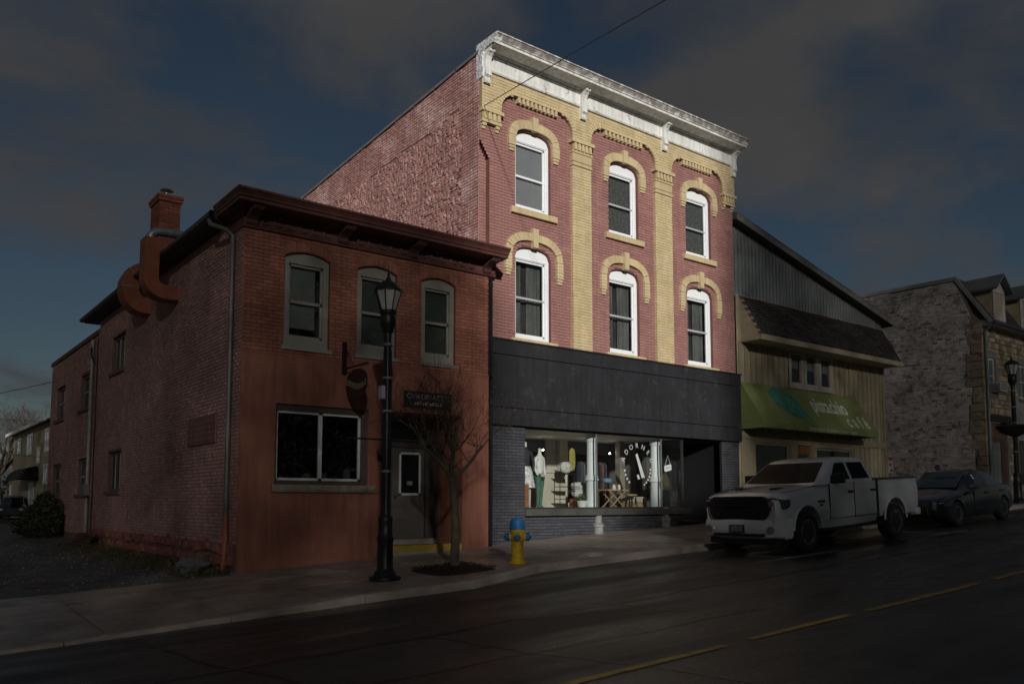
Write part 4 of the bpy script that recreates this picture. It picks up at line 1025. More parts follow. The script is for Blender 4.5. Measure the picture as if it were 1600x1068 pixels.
while z < 8.9:
    h = random.uniform(.26, .42); w = random.uniform(.30, .72)
    mb = MB(); mb.box(SX - random.uniform(.02, .06), SX + .2, -.03, w, z + .012, z + h - .012); mb.build('quoin', QST, stone, bevel=.02); z += h; k += 1
WALLS = mat('mixed_limestone', (.27, .215, .14), .85, .3, 2, .006, 25, island=.4)
sthol = [rect(38.88, 39.86, 5.82, 7.42), rect(39.2, 40.75, 1.2, 4.75), rect(42.3, 43.3, 5.82, 7.42), rect(42.0, 44.5, 1.8, 4.6)]
mb = MB(); mb.sheet([rect(SX, 50, .5, 9.0)] + sthol, XZ, 0.0, .25); mb.build('front_wall', SJ, stone)
mb = MB(); z = 1.2
while z < 8.85:
    h = random.uniform(.16, .30); x = SX + .1
    while x < 46:
        w = random.uniform(.2, .6); inside = any(a[0][0] - .05 < x + w and x < a[1][0] + .05 and a[0][1] - .05 < z + h and z < a[2][1] + .05 for a in sthol)
        if not inside:
            n = len(mb.v); d = -.02 - random.uniform(0, .035); g = .012; s = .02
            mb.v += [(x + g, .0, z + g), (x + w - g, .0, z + g), (x + w - g, 0, z + h - g), (x + g, 0, z + h - g), (x + g + s, d, z + g + s), (x + w - g - s, d, z + g + s * .6), (x + w - g - s, d, z + h - g - s), (x + g + s * .7, d, z + h - g - s)]
            mb.f += [(n + 4, n + 5, n + 6, n + 7), (n, n + 1, n + 5, n + 4), (n + 1, n + 2, n + 6, n + 5), (n + 2, n + 3, n + 7, n + 6), (n + 3, n, n + 4, n + 7)]
        x += w
    z += h
mb.build('stonework', WALLS, stone, kind='stuff', recalc=False)
for x0, x1 in ((38.88, 39.86), (42.3, 43.3)):
    w = MB().sheet([rect(x0, x1, 5.82, 7.42), rect(x0 + .09, x1 - .09, 5.92, 7.33)], XZ, .06, .12).build('window', mat('pale_window_paint', (.42, .41, .36), .6), stone)
    MB().quad((x0 + .09, .1, 5.92), (x1 - .09, .1, 5.92), (x1 - .09, .1, 7.33), (x0 + .09, .1, 7.33)).build('pane', mat('bluish_pane', (.10, .12, .13), .1), w)
    MB().box(x0 + .09, x1 - .09, .07, .1, 6.6, 6.65).build('meeting_rail', mat('pale_window_paint', (.42, .41, .36), .6), w); MB().box((x0 + x1) / 2 - .015, (x0 + x1) / 2 + .015, .08, .1, 5.92, 7.33).build('glazing_bar', mat('pale_window_paint', (.42, .41, .36), .6), w)
    MB().box(x0 - .1, x1 + .1, -.07, .05, 5.70, 5.82).build('window_sill', QST, stone)
ac = tag(MB().box(39.15, 39.80, -.48, .08, 5.86, 6.26).build('air_conditioner', mat('pale_ac_case', (.40, .40, .38), .5), bevel=.015), 'white window air conditioner under the upper sash of the stone building', 'air conditioner')
mb = MB()
for q in range(7): mb.box(39.13, 39.15, -.44, .0, 5.90 + q * .048, 5.92 + q * .048)
for q in range(9): mb.box(39.18 + q * .065, 39.21 + q * .065, -.487, -.48, 5.9, 6.22)
mb.build('grille', mat('ac_grille', (.10, .11, .13), .6), ac)
# eave, mansard, dormers
MB().poly([(.0, 8.72), (-.48, 8.72), (-.50, 8.86), (.02, 9.02)], YZ, SX - .02, 50).build('eave', mat('grey_eave', (.15, .15, .145), .6), stone)
MB().tube([(SX - .05, -.55, 8.84), (50, -.55, 8.84)], .075, 8).build('gutter', mat('dark_gutter', (.05, .055, .065), .4), stone, smooth=True)
MANS = mat('mansard_slate', (.07, .065, .062), .85, .25, 3, .002, 50, island=.3)
ms = MB().quad((SX, -.45, 8.88), (50, -.45, 8.88), (50, 1.0, 11.1), (SX, 1.0, 11.1)); ms.quad((SX, 1.0, 11.1), (50, 1.0, 11.1), (50, 11, 11.3), (SX, 11, 11.3)); ms = ms.build('mansard_roof', MANS, stone)
mb = MB()
for r in range(11):
    t0, t1 = r / 11, (r + 1.15) / 11; f = lambda t: (-.45 + 1.45 * t, 8.88 + 2.22 * t)
    x = SX + (r % 2) * .12
    while x < 46:
        (y0, z0), (y1, z1) = f(t0), f(t1); n = len(mb.v); mb.v += [(x, y0 - .03, z0 + .01), (x + .24, y0 - .03, z0 + .01), (x + .24, y1 - .004, z1), (x, y1 - .004, z1)]; mb.f.append((n, n + 1, n + 2, n + 3)); x += .25
mb.build('slates', MANS, ms, kind='stuff', recalc=False)
MB().poly([(-.50, 8.86), (.98, 11.16), (11.0, 11.34), (14, 10.3), (14, 10.14), (11, 11.16), (1.04, 10.98), (-.38, 8.80)], YZ, SX - .06, SX + .1).build('gable_coping', mat('lead_grey_coping', (.20, .20, .19), .6), stone)
DCH = mat('ochre_dormer_cheek', (.38, .31, .19), .75); DFR = mat('pale_dormer_paint', (.42, .41, .37), .65)
for xd, bl in ((39.72, 0), (42.6, 1)):
    a, b = xd - .62, xd + .62
    d = MB().poly([(-.30, 9.05), (-.30, 10.45), (1.0, 10.45), (1.0, 10.9), (.9, 10.9), (.4, 10.1)], YZ, a, b).build('dormer', DCH, stone)
    MB().sheet([[(a, 9.02), (b, 9.02), (b, 10.45), (xd, 10.95), (a, 10.45)], rect(xd - .34, xd + .34, 9.2, 10.32)], XZ, -.34, -.26).build('dormer_front', DFR, d)
    MB().quad((xd - .34, -.29, 9.2), (xd + .34, -.29, 9.2), (xd + .34, -.29, 10.32), (xd - .34, -.29, 10.32)).build('pane', DGLASS if not bl else mat('white_shutter', (.45, .45, .43), .6), d)
    MB().box(xd - .34, xd + .34, -.32, -.29, 9.73, 9.79).build('meeting_rail', DFR, d)
    for s in (-1, 1):
        mb = MB(); mb.poly([(xd + s * .86, 10.34), (xd, 11.04), (xd, 11.16), (xd + s * .90, 10.42)], XZ, -.62, 1.2); mb.build('dormer_roof', mat('dormer_roof_grey', (.12, .12, .12), .7), d)
# entrance and drainpipe
MB().box(38.95, 41.0, -.12, .05, 4.55, 4.85).build('lintel', mat('dark_lintel', (.02, .018, .016), .7), stone)
dw = MB().sheet([rect(39.2, 40.75, 1.2, 4.55), rect(39.55, 40.4, 1.5, 3.7)], XZ, .12, .2).build('doorway', mat('brown_doorway', (.09, .05, .035), .6), stone)
for a, b in ((39.55, 39.96), (39.99, 40.4)):
    MB().box(a, b, .17, .2, 1.5, 3.7).build('door_leaf', mat('grey_green_door', (.14, .17, .165), .6), dw)
MB().box(39.35, 40.6, .09, .12, 3.85, 4.5).build('over_panel', mat('rust_panel', (.13, .06, .045), .7), dw)
MB().box(41.2, 43.2, -.06, .0, 3.9, 5.6).build('board_panel', mat('grey_board', (.22, .22, .215), .7), stone); MB().box(42.0, 44.5, .1, .12, 1.8, 3.88).build('store_pane', DGLASS, stone)
MB().tube([(38.62, -.45, 8.8), (38.72, -.12, 8.5), (38.72, -.08, 1.4)], .06, 8).build('drainpipe', mat('verdigris_pipe', (.10, .14, .12), .6), stone, smooth=True)
MB().box(39.0, 41.2, -.45, .05, 1.2, 1.5).build('door_step', M_KERB, stone)

# ================================================================== BEYOND THE DRIVEWAY
BX = 9.3
bh = thing('house', 'beige two-storey house with hooded doorway far beyond the driveway', 'house', (12, 51, 0))
BW = [rect(56.0, 57.6, 4.8, 5.8), rect(50.6, 53.0, 4.5, 5.8), rect(47.2, 48.6, 3.75, 4.65), rect(43.9, 45.6, 4.4, 5.7), rect(43.9, 45.6, 2.3, 3.4)]
BEI = mat('beige_siding', (.36, .31, .20), .75, .1, 2)
mb = MB(); mb.sheet([rect(43.2, 59.8, -.3, 6.25)] + BW, YZ, BX, BX + .15); mb.quad((BX, 43.2, -.3), (18, 43.2, -.3), (18, 43.2, 6.25), (BX, 43.2, 6.25)); mb.build('wall', BEI, bh)
for h in BW:
    (y0, z0), (y1, z1) = h[0], h[2]; w = MB().sheet([rect(y0 - .12, y1 + .12, z0 - .1, z1 + .1), rect(y0 + .15, y1 - .15, z0 + .1, z1 - .1)], YZ, BX - .03, BX + .05).build('window', WHITE, bh)
    MB().quad((BX + .04, y0, z0), (BX + .04, y1, z0), (BX + .04, y1, z1), (BX + .04, y0, z1)).build('pane', DGLASS, w); MB().box(BX - .02, BX + .03, (y0 + y1) / 2 - .04, (y0 + y1) / 2 + .04, z0, z1).build('glazing_bar', WHITE, w)
mb = MB(); mb.poly([(BX - .5, 6.2), (18.5, 6.2), (13.6, 8.0)], XZ, 42.8, 60.2); mb.build('roof', mat('brown_grey_roof', (.11, .10, .095), .85), bh); MB().box(BX - .56, BX - .42, 42.7, 60.3, 6.12, 6.34).build('eave_board', WHITE, bh)
mb = MB(); ns = 8
for i in range(ns):
    a0, a1 = math.pi / 2 * i / ns, math.pi / 2 * (i + 1) / ns
    p = lambda a: (BX - 1.2 * math.sin(a), 2.5 + .95 * math.cos(a))
    (xa, za), (xb, zb_) = p(a0), p(a1); mb.quad((xa, 48, za), (xb, 47.4, zb_), (xb, 54, zb_), (xa, 53.4, za))
    mb.quad((BX, 48, 2.5), (xa, 48, za), (xb, 47.4, zb_), (BX, 47.4, 2.5))
mb.build('door_canopy', mat('dark_brown_canopy', (.035, .025, .02), .7), bh)
MB().box(BX - .04, BX, 49.2, 51.4, 0, 2.4).build('door', WHITE, bh); MB().box(BX - .9, BX - .8, 53.6, 53.8, -.2, 2.5).build('canopy_post', WHITE, bh)
# ================================================================== VEHICLES
def loft(stations, mirror=True):
    """stations: (x, half profile [(y,z)...] from the underside centre-out to the top centre)"""
    mb = MB(); K = None
    for x, hp in stations:
        ring = [(x, -y, z) for y, z in hp] + [(x, y, z) for y, z in reversed(hp) if True]
        K = len(ring); mb.v += ring
    for i in range(len(stations) - 1):
        for j in range(K):
            a = i * K + j; b = i * K + (j + 1) % K; mb.f.append((a, b, b + K, a + K))
    mb.f.append(tuple(range(K))); mb.f.append(tuple((len(stations) - 1) * K + j for j in reversed(range(K))))
    return mb
def side_y(stations, x, z):
    xs = [s[0] for s in stations]
    i = max(0, min(len(xs) - 2, next((k for k in range(len(xs) - 1) if xs[k] <= x <= xs[k + 1]), 0)))
    def at(hp):
        best = 0
        for (y0, z0), (y1, z1) in zip(hp[:-1], hp[1:]):
            if min(z0, z1) - 1e-6 <= z <= max(z0, z1) + 1e-6:
                best = max(best, y0 if abs(z1 - z0) < 1e-6 else y0 + (y1 - y0) * (z - z0) / (z1 - z0))
        return best
    t = (x - xs[i]) / (xs[i + 1] - xs[i]); return at(stations[i][1]) * (1 - t) + at(stations[i + 1][1]) * t
def side_pane(stations, pts, side, off=.004):
    mb = MB(); f = []
    # subdivide the outline so it follows the curved side
    P = []
    for (a, b), (c_, d) in zip(pts, pts[1:] + pts[:1]):
        for q in range(4): P.append((a + (c_ - a) * q / 4, b + (d - b) * q / 4))
    n = 0; cx_ = sum(p[0] for p in P) / len(P); cz_ = sum(p[1] for p in P) / len(P)
    mb.v = [(x, side * (side_y(stations, x, z) + off), z) for x, z in P] + [(cx_, side * (side_y(stations, cx_, cz_) + off), cz_)]
    mb.f = [(i, (i + 1) % len(P), len(P)) for i in range(len(P))]
    return mb
def bool_cut(o, cutter_mb):
    co = cutter_mb.build('cutter', BLACK); co.matrix_world = Matrix.Identity(4)
    par = o.parent; o.parent = None; bpy.context.view_layer.update()
    m = o.modifiers.new('cut', 'BOOLEAN'); m.object = co; m.operation = 'DIFFERENCE'; m.solver = 'EXACT'
    dg = bpy.context.evaluated_depsgraph_get(); me = bpy.data.meshes.new_from_object(o.evaluated_get(dg)); o.modifiers.clear(); o.data = me; o.parent = par
    bpy.data.objects.remove(co)
    for p in me.polygons: p.use_smooth = True
    me.set_sharp_from_angle(angle=R(32))
RUB = mat('tyre_rubber', (.018, .018, .018), .8, .2, 5); RIM = mat('dark_alloy', (.16, .16, .165), .35, .1, metal=.5)
def wheel(parent, x, y, r, side, w=.26, spokes=5, rim_m=None):
    t = MB().lathe([(r * .62, -w / 2 + .02), (r * .72, -w / 2), (r * .93, -w / 2), (r * .985, -w / 2 + .03), (r, -w / 4), (r, w / 4), (r * .985, w / 2 - .03), (r * .93, w / 2), (r * .72, w / 2), (r * .62, w / 2 - .02)], 32, (x, y, r), 'y').build('wheel', RUB, parent, smooth=True, local=True)
    yo = side * w / 2
    MB().lathe([(r * .64, yo - side * .01), (r * .60, yo - side * .03), (r * .58, yo - side * .12), (0.02, yo - side * .12)], 28, (x, y, r), 'y').build('wheel_well', BLACK, t, local=True)
    rm = MB().lathe([(r * .60, yo - side * .02), (r * .645, yo - side * .005), (r * .645, yo - side * .0), (r * .60, yo - side * .0), (r * .58, yo - side * .02), (r * .60, yo - side * .02)], 28, (x, y, r), 'y')
    for k in range(spokes):
        for s in (-.16, .16):
            a = 2 * math.pi * k / spokes + .3; c0 = Vector((x + math.cos(a + s * .4) * r * .12, y + yo - side * .05, r + math.sin(a + s * .4) * r * .12)); c1 = Vector((x + math.cos(a + s) * r * .6, y + yo - side * .025, r + math.sin(a + s) * r * .6))
            rm.tube([c0, c1], [.022, .03], 5)
    rm.lathe([(r * .16, yo - side * .09), (r * .16, yo - side * .04), (r * .1, yo - side * .03)], 12, (x, y, r), 'y')
    rm.build('rim', rim_m or RIM, t, local=True)
    return t
# ---- white pickup truck
TW = mat('white_truck_paint', (.56, .57, .58), .25, .03, 1, coat=.7)
TBL = mat('black_trim', (.012, .012, .013), .45, .15)
TX, TY = 14.45, -5.08
truck = thing('pickup_truck', 'white crew pickup truck with black grille parked at the kerb', 'truck', (TX, TY, street(TX) - .205)); truck.rotation_euler = (0, -math.atan(.051), 0)
def hp(w, zb, zt, tw=.86): return [(0, zb + .04), (w - .22, zb + .02), (w - .07, zb + .06), (w - .01, zb + .22), (w, zb + .42), (w - .01, zb + .56), (w - .04, zt - .10), (w - .10, zt - .035), (w * tw - .05, zt), (w * .45, zt + .02), (0, zt + .028)]
ST = [(.10, hp(.86, .50, 1.16)), (.17, hp(.93, .46, 1.205)), (.35, hp(.975, .44, 1.235)), (.75, hp(1.0, .42, 1.28)), (1.25, hp(1.005, .40, 1.325)), (1.55, hp(1.005, .38, 1.355)), (2.2, hp(1.0, .38, 1.37)), (3.0, hp(1.0, .38, 1.375)), (3.79, hp(.995, .40, 1.38))]
body = loft(ST).build('body', TW, truck, local=True)
cutm = MB()
for s in (-1, 1): cutm.lathe([(.49, s * .62), (.49, s * 1.2)], 40, (1.0, 0, .46), 'y')
bool_cut(body, cutm)
BP = [(0, .52), (.80, .50), (.94, .56), (.995, .75), (1.005, .92), (1.0, 1.1), (.975, 1.33), (.955, 1.375), (.90, 1.385), (.84, 1.38), (.83, .90), (0, .90)]
bed = loft([(3.83, BP), (4.6, BP), (5.55, BP), (5.68, [(y * .985, z) for y, z in BP])]).build('bed', TW, truck, local=True)
cutm = MB()
for s in (-1, 1): cutm.lathe([(.50, s * .62), (.50, s * 1.2)], 40, (4.57, 0, .46), 'y')
bool_cut(bed, cutm)
MB().box(5.60, 5.69, -.82, .82, .62, 1.37).build('tailgate', TW, truck, bevel=.02, local=True); MB().box(5.66, 5.84, -.97, .97, .48, .66).build('rear_bumper', TW, truck, bevel=.04, local=True)
mb = MB()
for s in (-1, 1): mb.box(3.84, 5.68, s * .96 - .05, s * .96 + .03, 1.384, 1.40)
mb.box(5.60, 5.70, -.9, .9, 1.372, 1.392); mb.box(3.82, 3.88, -.9, .9, 1.384, 1.40); mb.build('bed_rail_cap', TBL, truck, local=True)
def ring(x0, x1, hw, z, r=.12, bow=.0):
    pts = []
    for cx_, cy_, a0 in ((x1 - r, hw - r, 0), (x0 + r, hw - r, 90), (x0 + r, -hw + r, 180), (x1 - r, -hw + r, 270)):
        for q in range(6):
            a = R(a0 + q * 18); pts.append((cx_ + r * math.cos(a) + (-bow * (1 - (cy_ / hw) ** 2) if a0 in (90, 180) else 0), cy_ + r * math.sin(a), z))
    return pts
RG = [ring(1.42, 3.80, .955, 1.34, .10), ring(1.62, 3.79, .92, 1.46, .10), ring(2.18, 3.66, .79, 1.83, .14), ring(2.30, 3.58, .74, 1.885, .16), ring(2.50, 3.45, .60, 1.925, .2), ring(2.75, 3.2, .3, 1.94, .12)]
mb = MB(); k = len(RG[0])
for r_ in RG: mb.v += r_
for i in range(len(RG) - 1):
    for j in range(k): mb.f.append((i * k + j, i * k + (j + 1) % k, (i + 1) * k + (j + 1) % k, (i + 1) * k + j))
mb.f.append(tuple((len(RG) - 1) * k + j for j in range(k))); mb.build('cab', TW, truck, smooth=True, local=True)
TG = mat('truck_glass', (.012, .014, .016), .12, .1, spec=.3); TG.node_tree.nodes['Principled BSDF'].inputs['IOR'].default_value = 1.12
cabx = lambda z: 1.62 + (z - 1.46) * (.56 / .37); caby = lambda z: .92 - (z - 1.46) * (.13 / .37)
mb = MB(); zs0, zs1 = 1.40, 1.825
for i in range(8):
    u0, u1 = -1 + i / 4, -1 + (i + 1) / 4; bw = lambda u: -.03 * (1 - u * u) - .006
    mb.quad((cabx(zs0) + bw(u0), u0 * .86, zs0), (cabx(zs0) + bw(u1), u1 * .86, zs0), (cabx(zs1) + bw(u1), u1 * .70, zs1), (cabx(zs1) + bw(u0), u0 * .70, zs1))
mb.build('windscreen', TG, truck, local=True)
for s in (-1, 1):
    for pts in ([(2.02, 1.435), (2.80, 1.435), (2.78, 1.80), (2.42, 1.80)], [(2.90, 1.435), (3.62, 1.435), (3.50, 1.80), (2.88, 1.80)]):
        mb = MB(); mb.v = [(x, s * (caby(z) + .006), z) for x, z in pts]; mb.f = [(0, 1, 2, 3)]; mb.build('side_window', TG, truck, local=True)
    for x0, x1, xt in ((1.86, 2.82, 0), (2.84, 3.74, 1)):
        d = MB(); d.poly([(x0, .64), (x1, .64), (x1, 1.36), (x0 + (.06 if xt == 0 else 0), 1.36)], lambda a, b, c_: (a, c_, b), s * .97, s * 1.008); d = d.build('door', TW, truck, bevel=.012, local=True)
        MB().box(x1 - .26, x1 - .04, s * 1.03 - .018, s * 1.03 + .018, 1.14, 1.19).build('handle', TBL, d, local=True, bevel=.01)
    m_ = MB().box(1.98, 2.10, s * 1.12 - .14, s * 1.12 + .12, 1.36, 1.58).build('wing_mirror', TBL, truck, bevel=.03, local=True)
    MB().box(2.0, 2.06, s * .99 - .06, s * .99 + .06, 1.36, 1.42).build('mirror_arm', TBL, truck, local=True)
    wheel(truck, 1.0, s * .865, .405, s, .27); wheel(truck, 4.57, s * .865, .405, s, .27)
    MB().box(1.55, 4.0, s * .93 - .07, s * .93 + .07, .38, .43).build('running_board', TBL, truck, bevel=.015, local=True)
    for xa in (1.0, 4.57):
        mb = MB(); ar = [(xa + .50 * math.cos(R(a)), s * 1.0, .46 + .50 * math.sin(R(a))) for a in range(0, 181, 12)]; mb.tube(ar, .022, 6); mb.build('arch_lip', TW, truck, smooth=True, local=True)
    hl = MB(); hl.poly([(.70, .86), (.97, .90), (.985, 1.09), (.80, 1.145), (.70, 1.12)], lambda a, b, c_: (c_ + (.16 if a > .9 else 0), s * a, b), .06, .30); hl = hl.build('headlight', mat('headlight_smoked', (.06, .06, .065), .12, .2, 8), truck, local=True, bevel=.01)
    MB().lathe([(.0, 0), (.06, 0), (.06, .02)], 14, (.045, s * .79, 1.02), 'x').build('lamp', mat('lamp_chrome', (.5, .5, .5), .15, metal=1), hl, local=True)
    MB().lathe([(.075, -.01), (.075, .02), (.05, .03), (.045, .0)], 16, (.03, s * .78, .50), 'x').build('fog_lamp', mat('lamp_chrome', (.5, .5, .5), .15, metal=1), truck, local=True)
    MB().box(2.02 - .62, 2.02 - .36, s * 1.008, s * 1.012, .98, 1.03).build('badge', TBL, truck, local=True); MB().box(2.02 - .56, 2.02 - .44, s * 1.008, s * 1.012, .91, .95).build('badge', TBL, truck, local=True)
    MB().poly([(.62, s * .38), (.95, s * .34), (.97, s * .50), (.66, s * .52)], XY, 1.285, 1.325).build('hood_scoop', TBL, truck, local=True)
    MB().box(3.9, 3.94, s * 1.0 - .004, s * 1.0 + .006, .7, 1.36).build('bed_seam', TBL, truck, local=True) if False else None
for s in (-1, 1):
    for xa, za, zb_ in ((1.85, .62, 1.37), (2.83, .62, 1.37), (3.755, .55, 1.38), (3.815, .55, 1.38)): MB().box(xa - .004, xa + .004, s * 1.0 - .012, s * 1.0 + .0095, za, zb_).build('panel_gap', TBL, truck, local=True)
    MB().box(1.85, 3.76, s * 1.0 - .012, s * 1.0 + .0095, .613, .621).build('panel_gap', TBL, truck, local=True)
    MB().tube([(.30, s * .88, 1.235), (.9, s * .915, 1.285), (1.5, s * .93, 1.345)], .008, 5).build('bonnet_gap', TBL, truck, local=True)
    MB().tube([(1.56, s * .12, 1.40), (1.75, s * .62 - .05, 1.53)], .010, 5).build('wiper', TBL, truck, local=True)
    MB().box(3.72, 3.80, s * .72 - .02, s * .72 + .02, 1.40, 1.84).build('cab_rear_pillar', TW, truck, local=True) if False else None
# grille, bumper, plate
mb = MB(); G = [(-.62, .70), (.62, .70), (.72, .80), (.74, .96), (.70, 1.13), (.60, 1.175), (-.60, 1.175), (-.70, 1.13), (-.74, .96), (-.72, .80)]
bowx = lambda a: .10 * (abs(a)) ** 2
mb.poly(G, lambda a, b, c_: (c_ + bowx(a), a, b), -.01, .2); gr_ = mb.build('grille', TBL, truck, local=True)
mb = MB()
for zz_ in (.76, .82, .88, .94, 1.06, 1.12): mb.box(-.018, .0, -.5, .5, zz_, zz_ + .010)
mb.build('grille_bars', mat('dark_chrome', (.025, .025, .027), .45, metal=.3), gr_, local=True)
MB().box(-.03, .0, -.50, .50, .985, 1.015).build('grille_cross_bar', mat('dark_chrome', (.025, .025, .027), .45, metal=.3), gr_, local=True)
def bump_ring(z, f, b, hw): return [(f + .20 * (abs(t)) ** 3, t * hw, z) for t in lin(-1, 1, 14)] + [(b, t * hw, z) for t in lin(1, -1, 4)]
RG = [bump_ring(.30, .08, .5, .94), bump_ring(.35, .02, .5, .975), bump_ring(.50, -.01, .5, .985), bump_ring(.66, .0, .5, .985), bump_ring(.74, .05, .5, .96), bump_ring(.88, .12, .5, .95)]
mb = MB(); k = len(RG[0])
for r_ in RG: mb.v += r_
for i in range(len(RG) - 1):
    for j in range(k): mb.f.append((i * k + j, i * k + (j + 1) % k, (i + 1) * k + (j + 1) % k, (i + 1) * k + j))
mb.f += [tuple(range(k)), tuple((len(RG) - 1) * k + j for j in range(k))]; bmp = mb.build('front_bumper', TW, truck, smooth=True, local=True)
MB().box(-.02, .06, -.62, .62, .36, .42).build('bumper_intake', TBL, bmp, local=True); MB().box(.10, .5, -.8, .8, .20, .32).build('air_dam', TBL, bmp, local=True)
pl = MB().box(-.04, .0, -.17, .17, .44, .60).build('number_plate', TBL, bmp, local=True); MB().box(-.044, -.04, -.15, .15, .455, .585).build('plate_face', mat('dull_plate', (.14, .15, .16), .5, .5, 40), bmp, local=True)
MB().box(.3, 5.5, -.75, .75, .36, .55).build('chassis', TBL, truck, local=True)

# ---- dark streamlined sedan
SN = mat('black_car_paint', (.012, .014, .016), .16, .05, 1, coat=.8)
CXo, CYo = 22.15, -4.72
car = thing('sedan_car', 'dark streamlined four-door sedan parked behind the white pickup', 'car', (CXo, CYo, street(CXo) - .21)); car.rotation_euler = (0, -math.atan(.051), 0)
def cp(w, zb, belt, rw, zr): return [(0, zb), (w - .2, zb), (w - .06, zb + .06), (w - .01, zb + .22), (w, zb + .38), (w - .02, belt - .08), (w - .09, belt), (rw + .05, belt + (zr - belt) * .72), (rw, zr - .05), (rw * .7, zr - .01), (0, zr + .01)]
CS = [(.0, cp(.62, .34, .56, .48, .60)), (.10, cp(.76, .28, .62, .58, .665)), (.35, cp(.88, .22, .70, .62, .745)), (.85, cp(.935, .19, .80, .66, .855)), (1.30, cp(.94, .18, .86, .66, .93)), (1.55, cp(.94, .18, .89, .66, .99)), (2.0, cp(.94, .18, .92, .62, 1.28)), (2.45, cp(.94, .18, .94, .60, 1.44)), (2.95, cp(.94, .18, .95, .60, 1.485)), (3.5, cp(.94, .18, .96, .59, 1.43)), (4.0, cp(.93, .19, .97, .57, 1.27)), (4.4, cp(.90, .22, .96, .55, 1.09)), (4.7, cp(.84, .28, .90, .52, .97)), (4.86, cp(.72, .40, .80, .48, .86))]
cb_ = loft(CS).build('body', SN, car, local=True)
cutm = MB()
for xa in (.93, 3.83):
    for s in (-1, 1): cutm.lathe([(.37, s * .6), (.37, s * 1.2)], 36, (xa, 0, .345), 'y')
bool_cut(cb_, cutm)
CG = mat('sedan_glass', (.06, .07, .075), .08, .1, spec=.8)
for s in (-1, 1):
    side_pane(CS, [(1.95, .96), (2.92, .98), (2.92, 1.37), (2.55, 1.36), (2.2, 1.23)], s).build('side_window', CG, car, local=True); side_pane(CS, [(3.0, .98), (4.1, 1.03), (3.85, 1.20), (3.4, 1.34), (3.0, 1.375)], s).build('side_window', CG, car, local=True)
    wheel(car, .93, s * .82, .335, s, .22, 5); wheel(car, 3.83, s * .82, .335, s, .22, 5)
    MB().poly([(1.72, .98), (1.95, .95), (1.97, 1.06), (1.78, 1.08)], lambda a, b, c_: (a, s * c_, b), .90, 1.08).build('wing_mirror', SN, car, bevel=.02, local=True)
    MB().box(2.62, 2.82, s * .945 - .008, s * .945 + .008, .80, .835).build('door_handle', TBL, car, local=True); MB().box(3.6, 3.8, s * .94 - .008, s * .94 + .008, .83, .865).build('door_handle', TBL, car, local=True)
    ln = MB(); ln.poly([(.60, .57), (.80, .60), (.84, .66), (.62, .62)], lambda a, b, c_: (c_ + (.14 if a > .7 else 0), s * a, b), .06, .2); ln.build('headlight', mat('car_lamp', (.35, .36, .38), .15, .2), car, local=True)
    mb = MB().box(1.93, 1.945, s * .93 - .012, s * .93 + .016, .3, .94); mb.build('door_seam', TBL, car, local=True)
mb = MB()
for i in range(6):
    u0, u1 = -1 + i / 3, -1 + (i + 1) / 3; f = lambda u, x, z, w: (x - .05 * (1 - u * u), u * w, z)
    mb.quad(f(u0, 1.56, 1.01, .62), f(u1, 1.56, 1.01, .62), f(u1, 2.32, 1.43, .56), f(u0, 2.32, 1.43, .56))
mb.build('windscreen', CG, car, local=True)
MB().box(-.02, .06, -.5, .5, .36, .46).build('lower_grille', TBL, car, local=True)
for s in (-1, 1): MB().box(-.01, .05, s * .58 - .012, s * .58 + .012, .34, .5).build('bumper_blade', mat('lamp_chrome', (.5, .5, .5), .15, metal=1), car, local=True)
# ---- distant parked car behind the annex
fc = thing('parked_car', 'small dark car parked far back beside the beige house', 'car', (8.0, 49.2, -.12), R(80))
FS = [(0, cp(.7, .3, .7, .5, .78)), (.5, cp(.88, .2, .9, .6, 1.0)), (1.2, cp(.9, .2, .95, .62, 1.1)), (1.7, cp(.9, .2, .98, .6, 1.5)), (2.3, cp(.9, .2, 1.0, .6, 1.62)), (3.6, cp(.9, .2, 1.0, .6, 1.6)), (4.2, cp(.88, .22, 1.0, .58, 1.2)), (4.4, cp(.82, .3, .9, .55, 1.0))]
loft(FS).build('body', SN, fc, local=True)
for s in (-1, 1):
    side_pane(FS, [(1.7, 1.05), (3.7, 1.05), (3.6, 1.48), (2.1, 1.48)], s, .01).build('side_window', CG, fc, local=True); wheel(fc, .85, s * .8, .33, s, .22); wheel(fc, 3.5, s * .8, .33, s, .22)
    MB().box(-.02, .05, s * .6 - .12, s * .6 + .12, .62, .74).build('headlight', mat('car_lamp', (.35, .36, .38), .15, .2), fc, local=True)

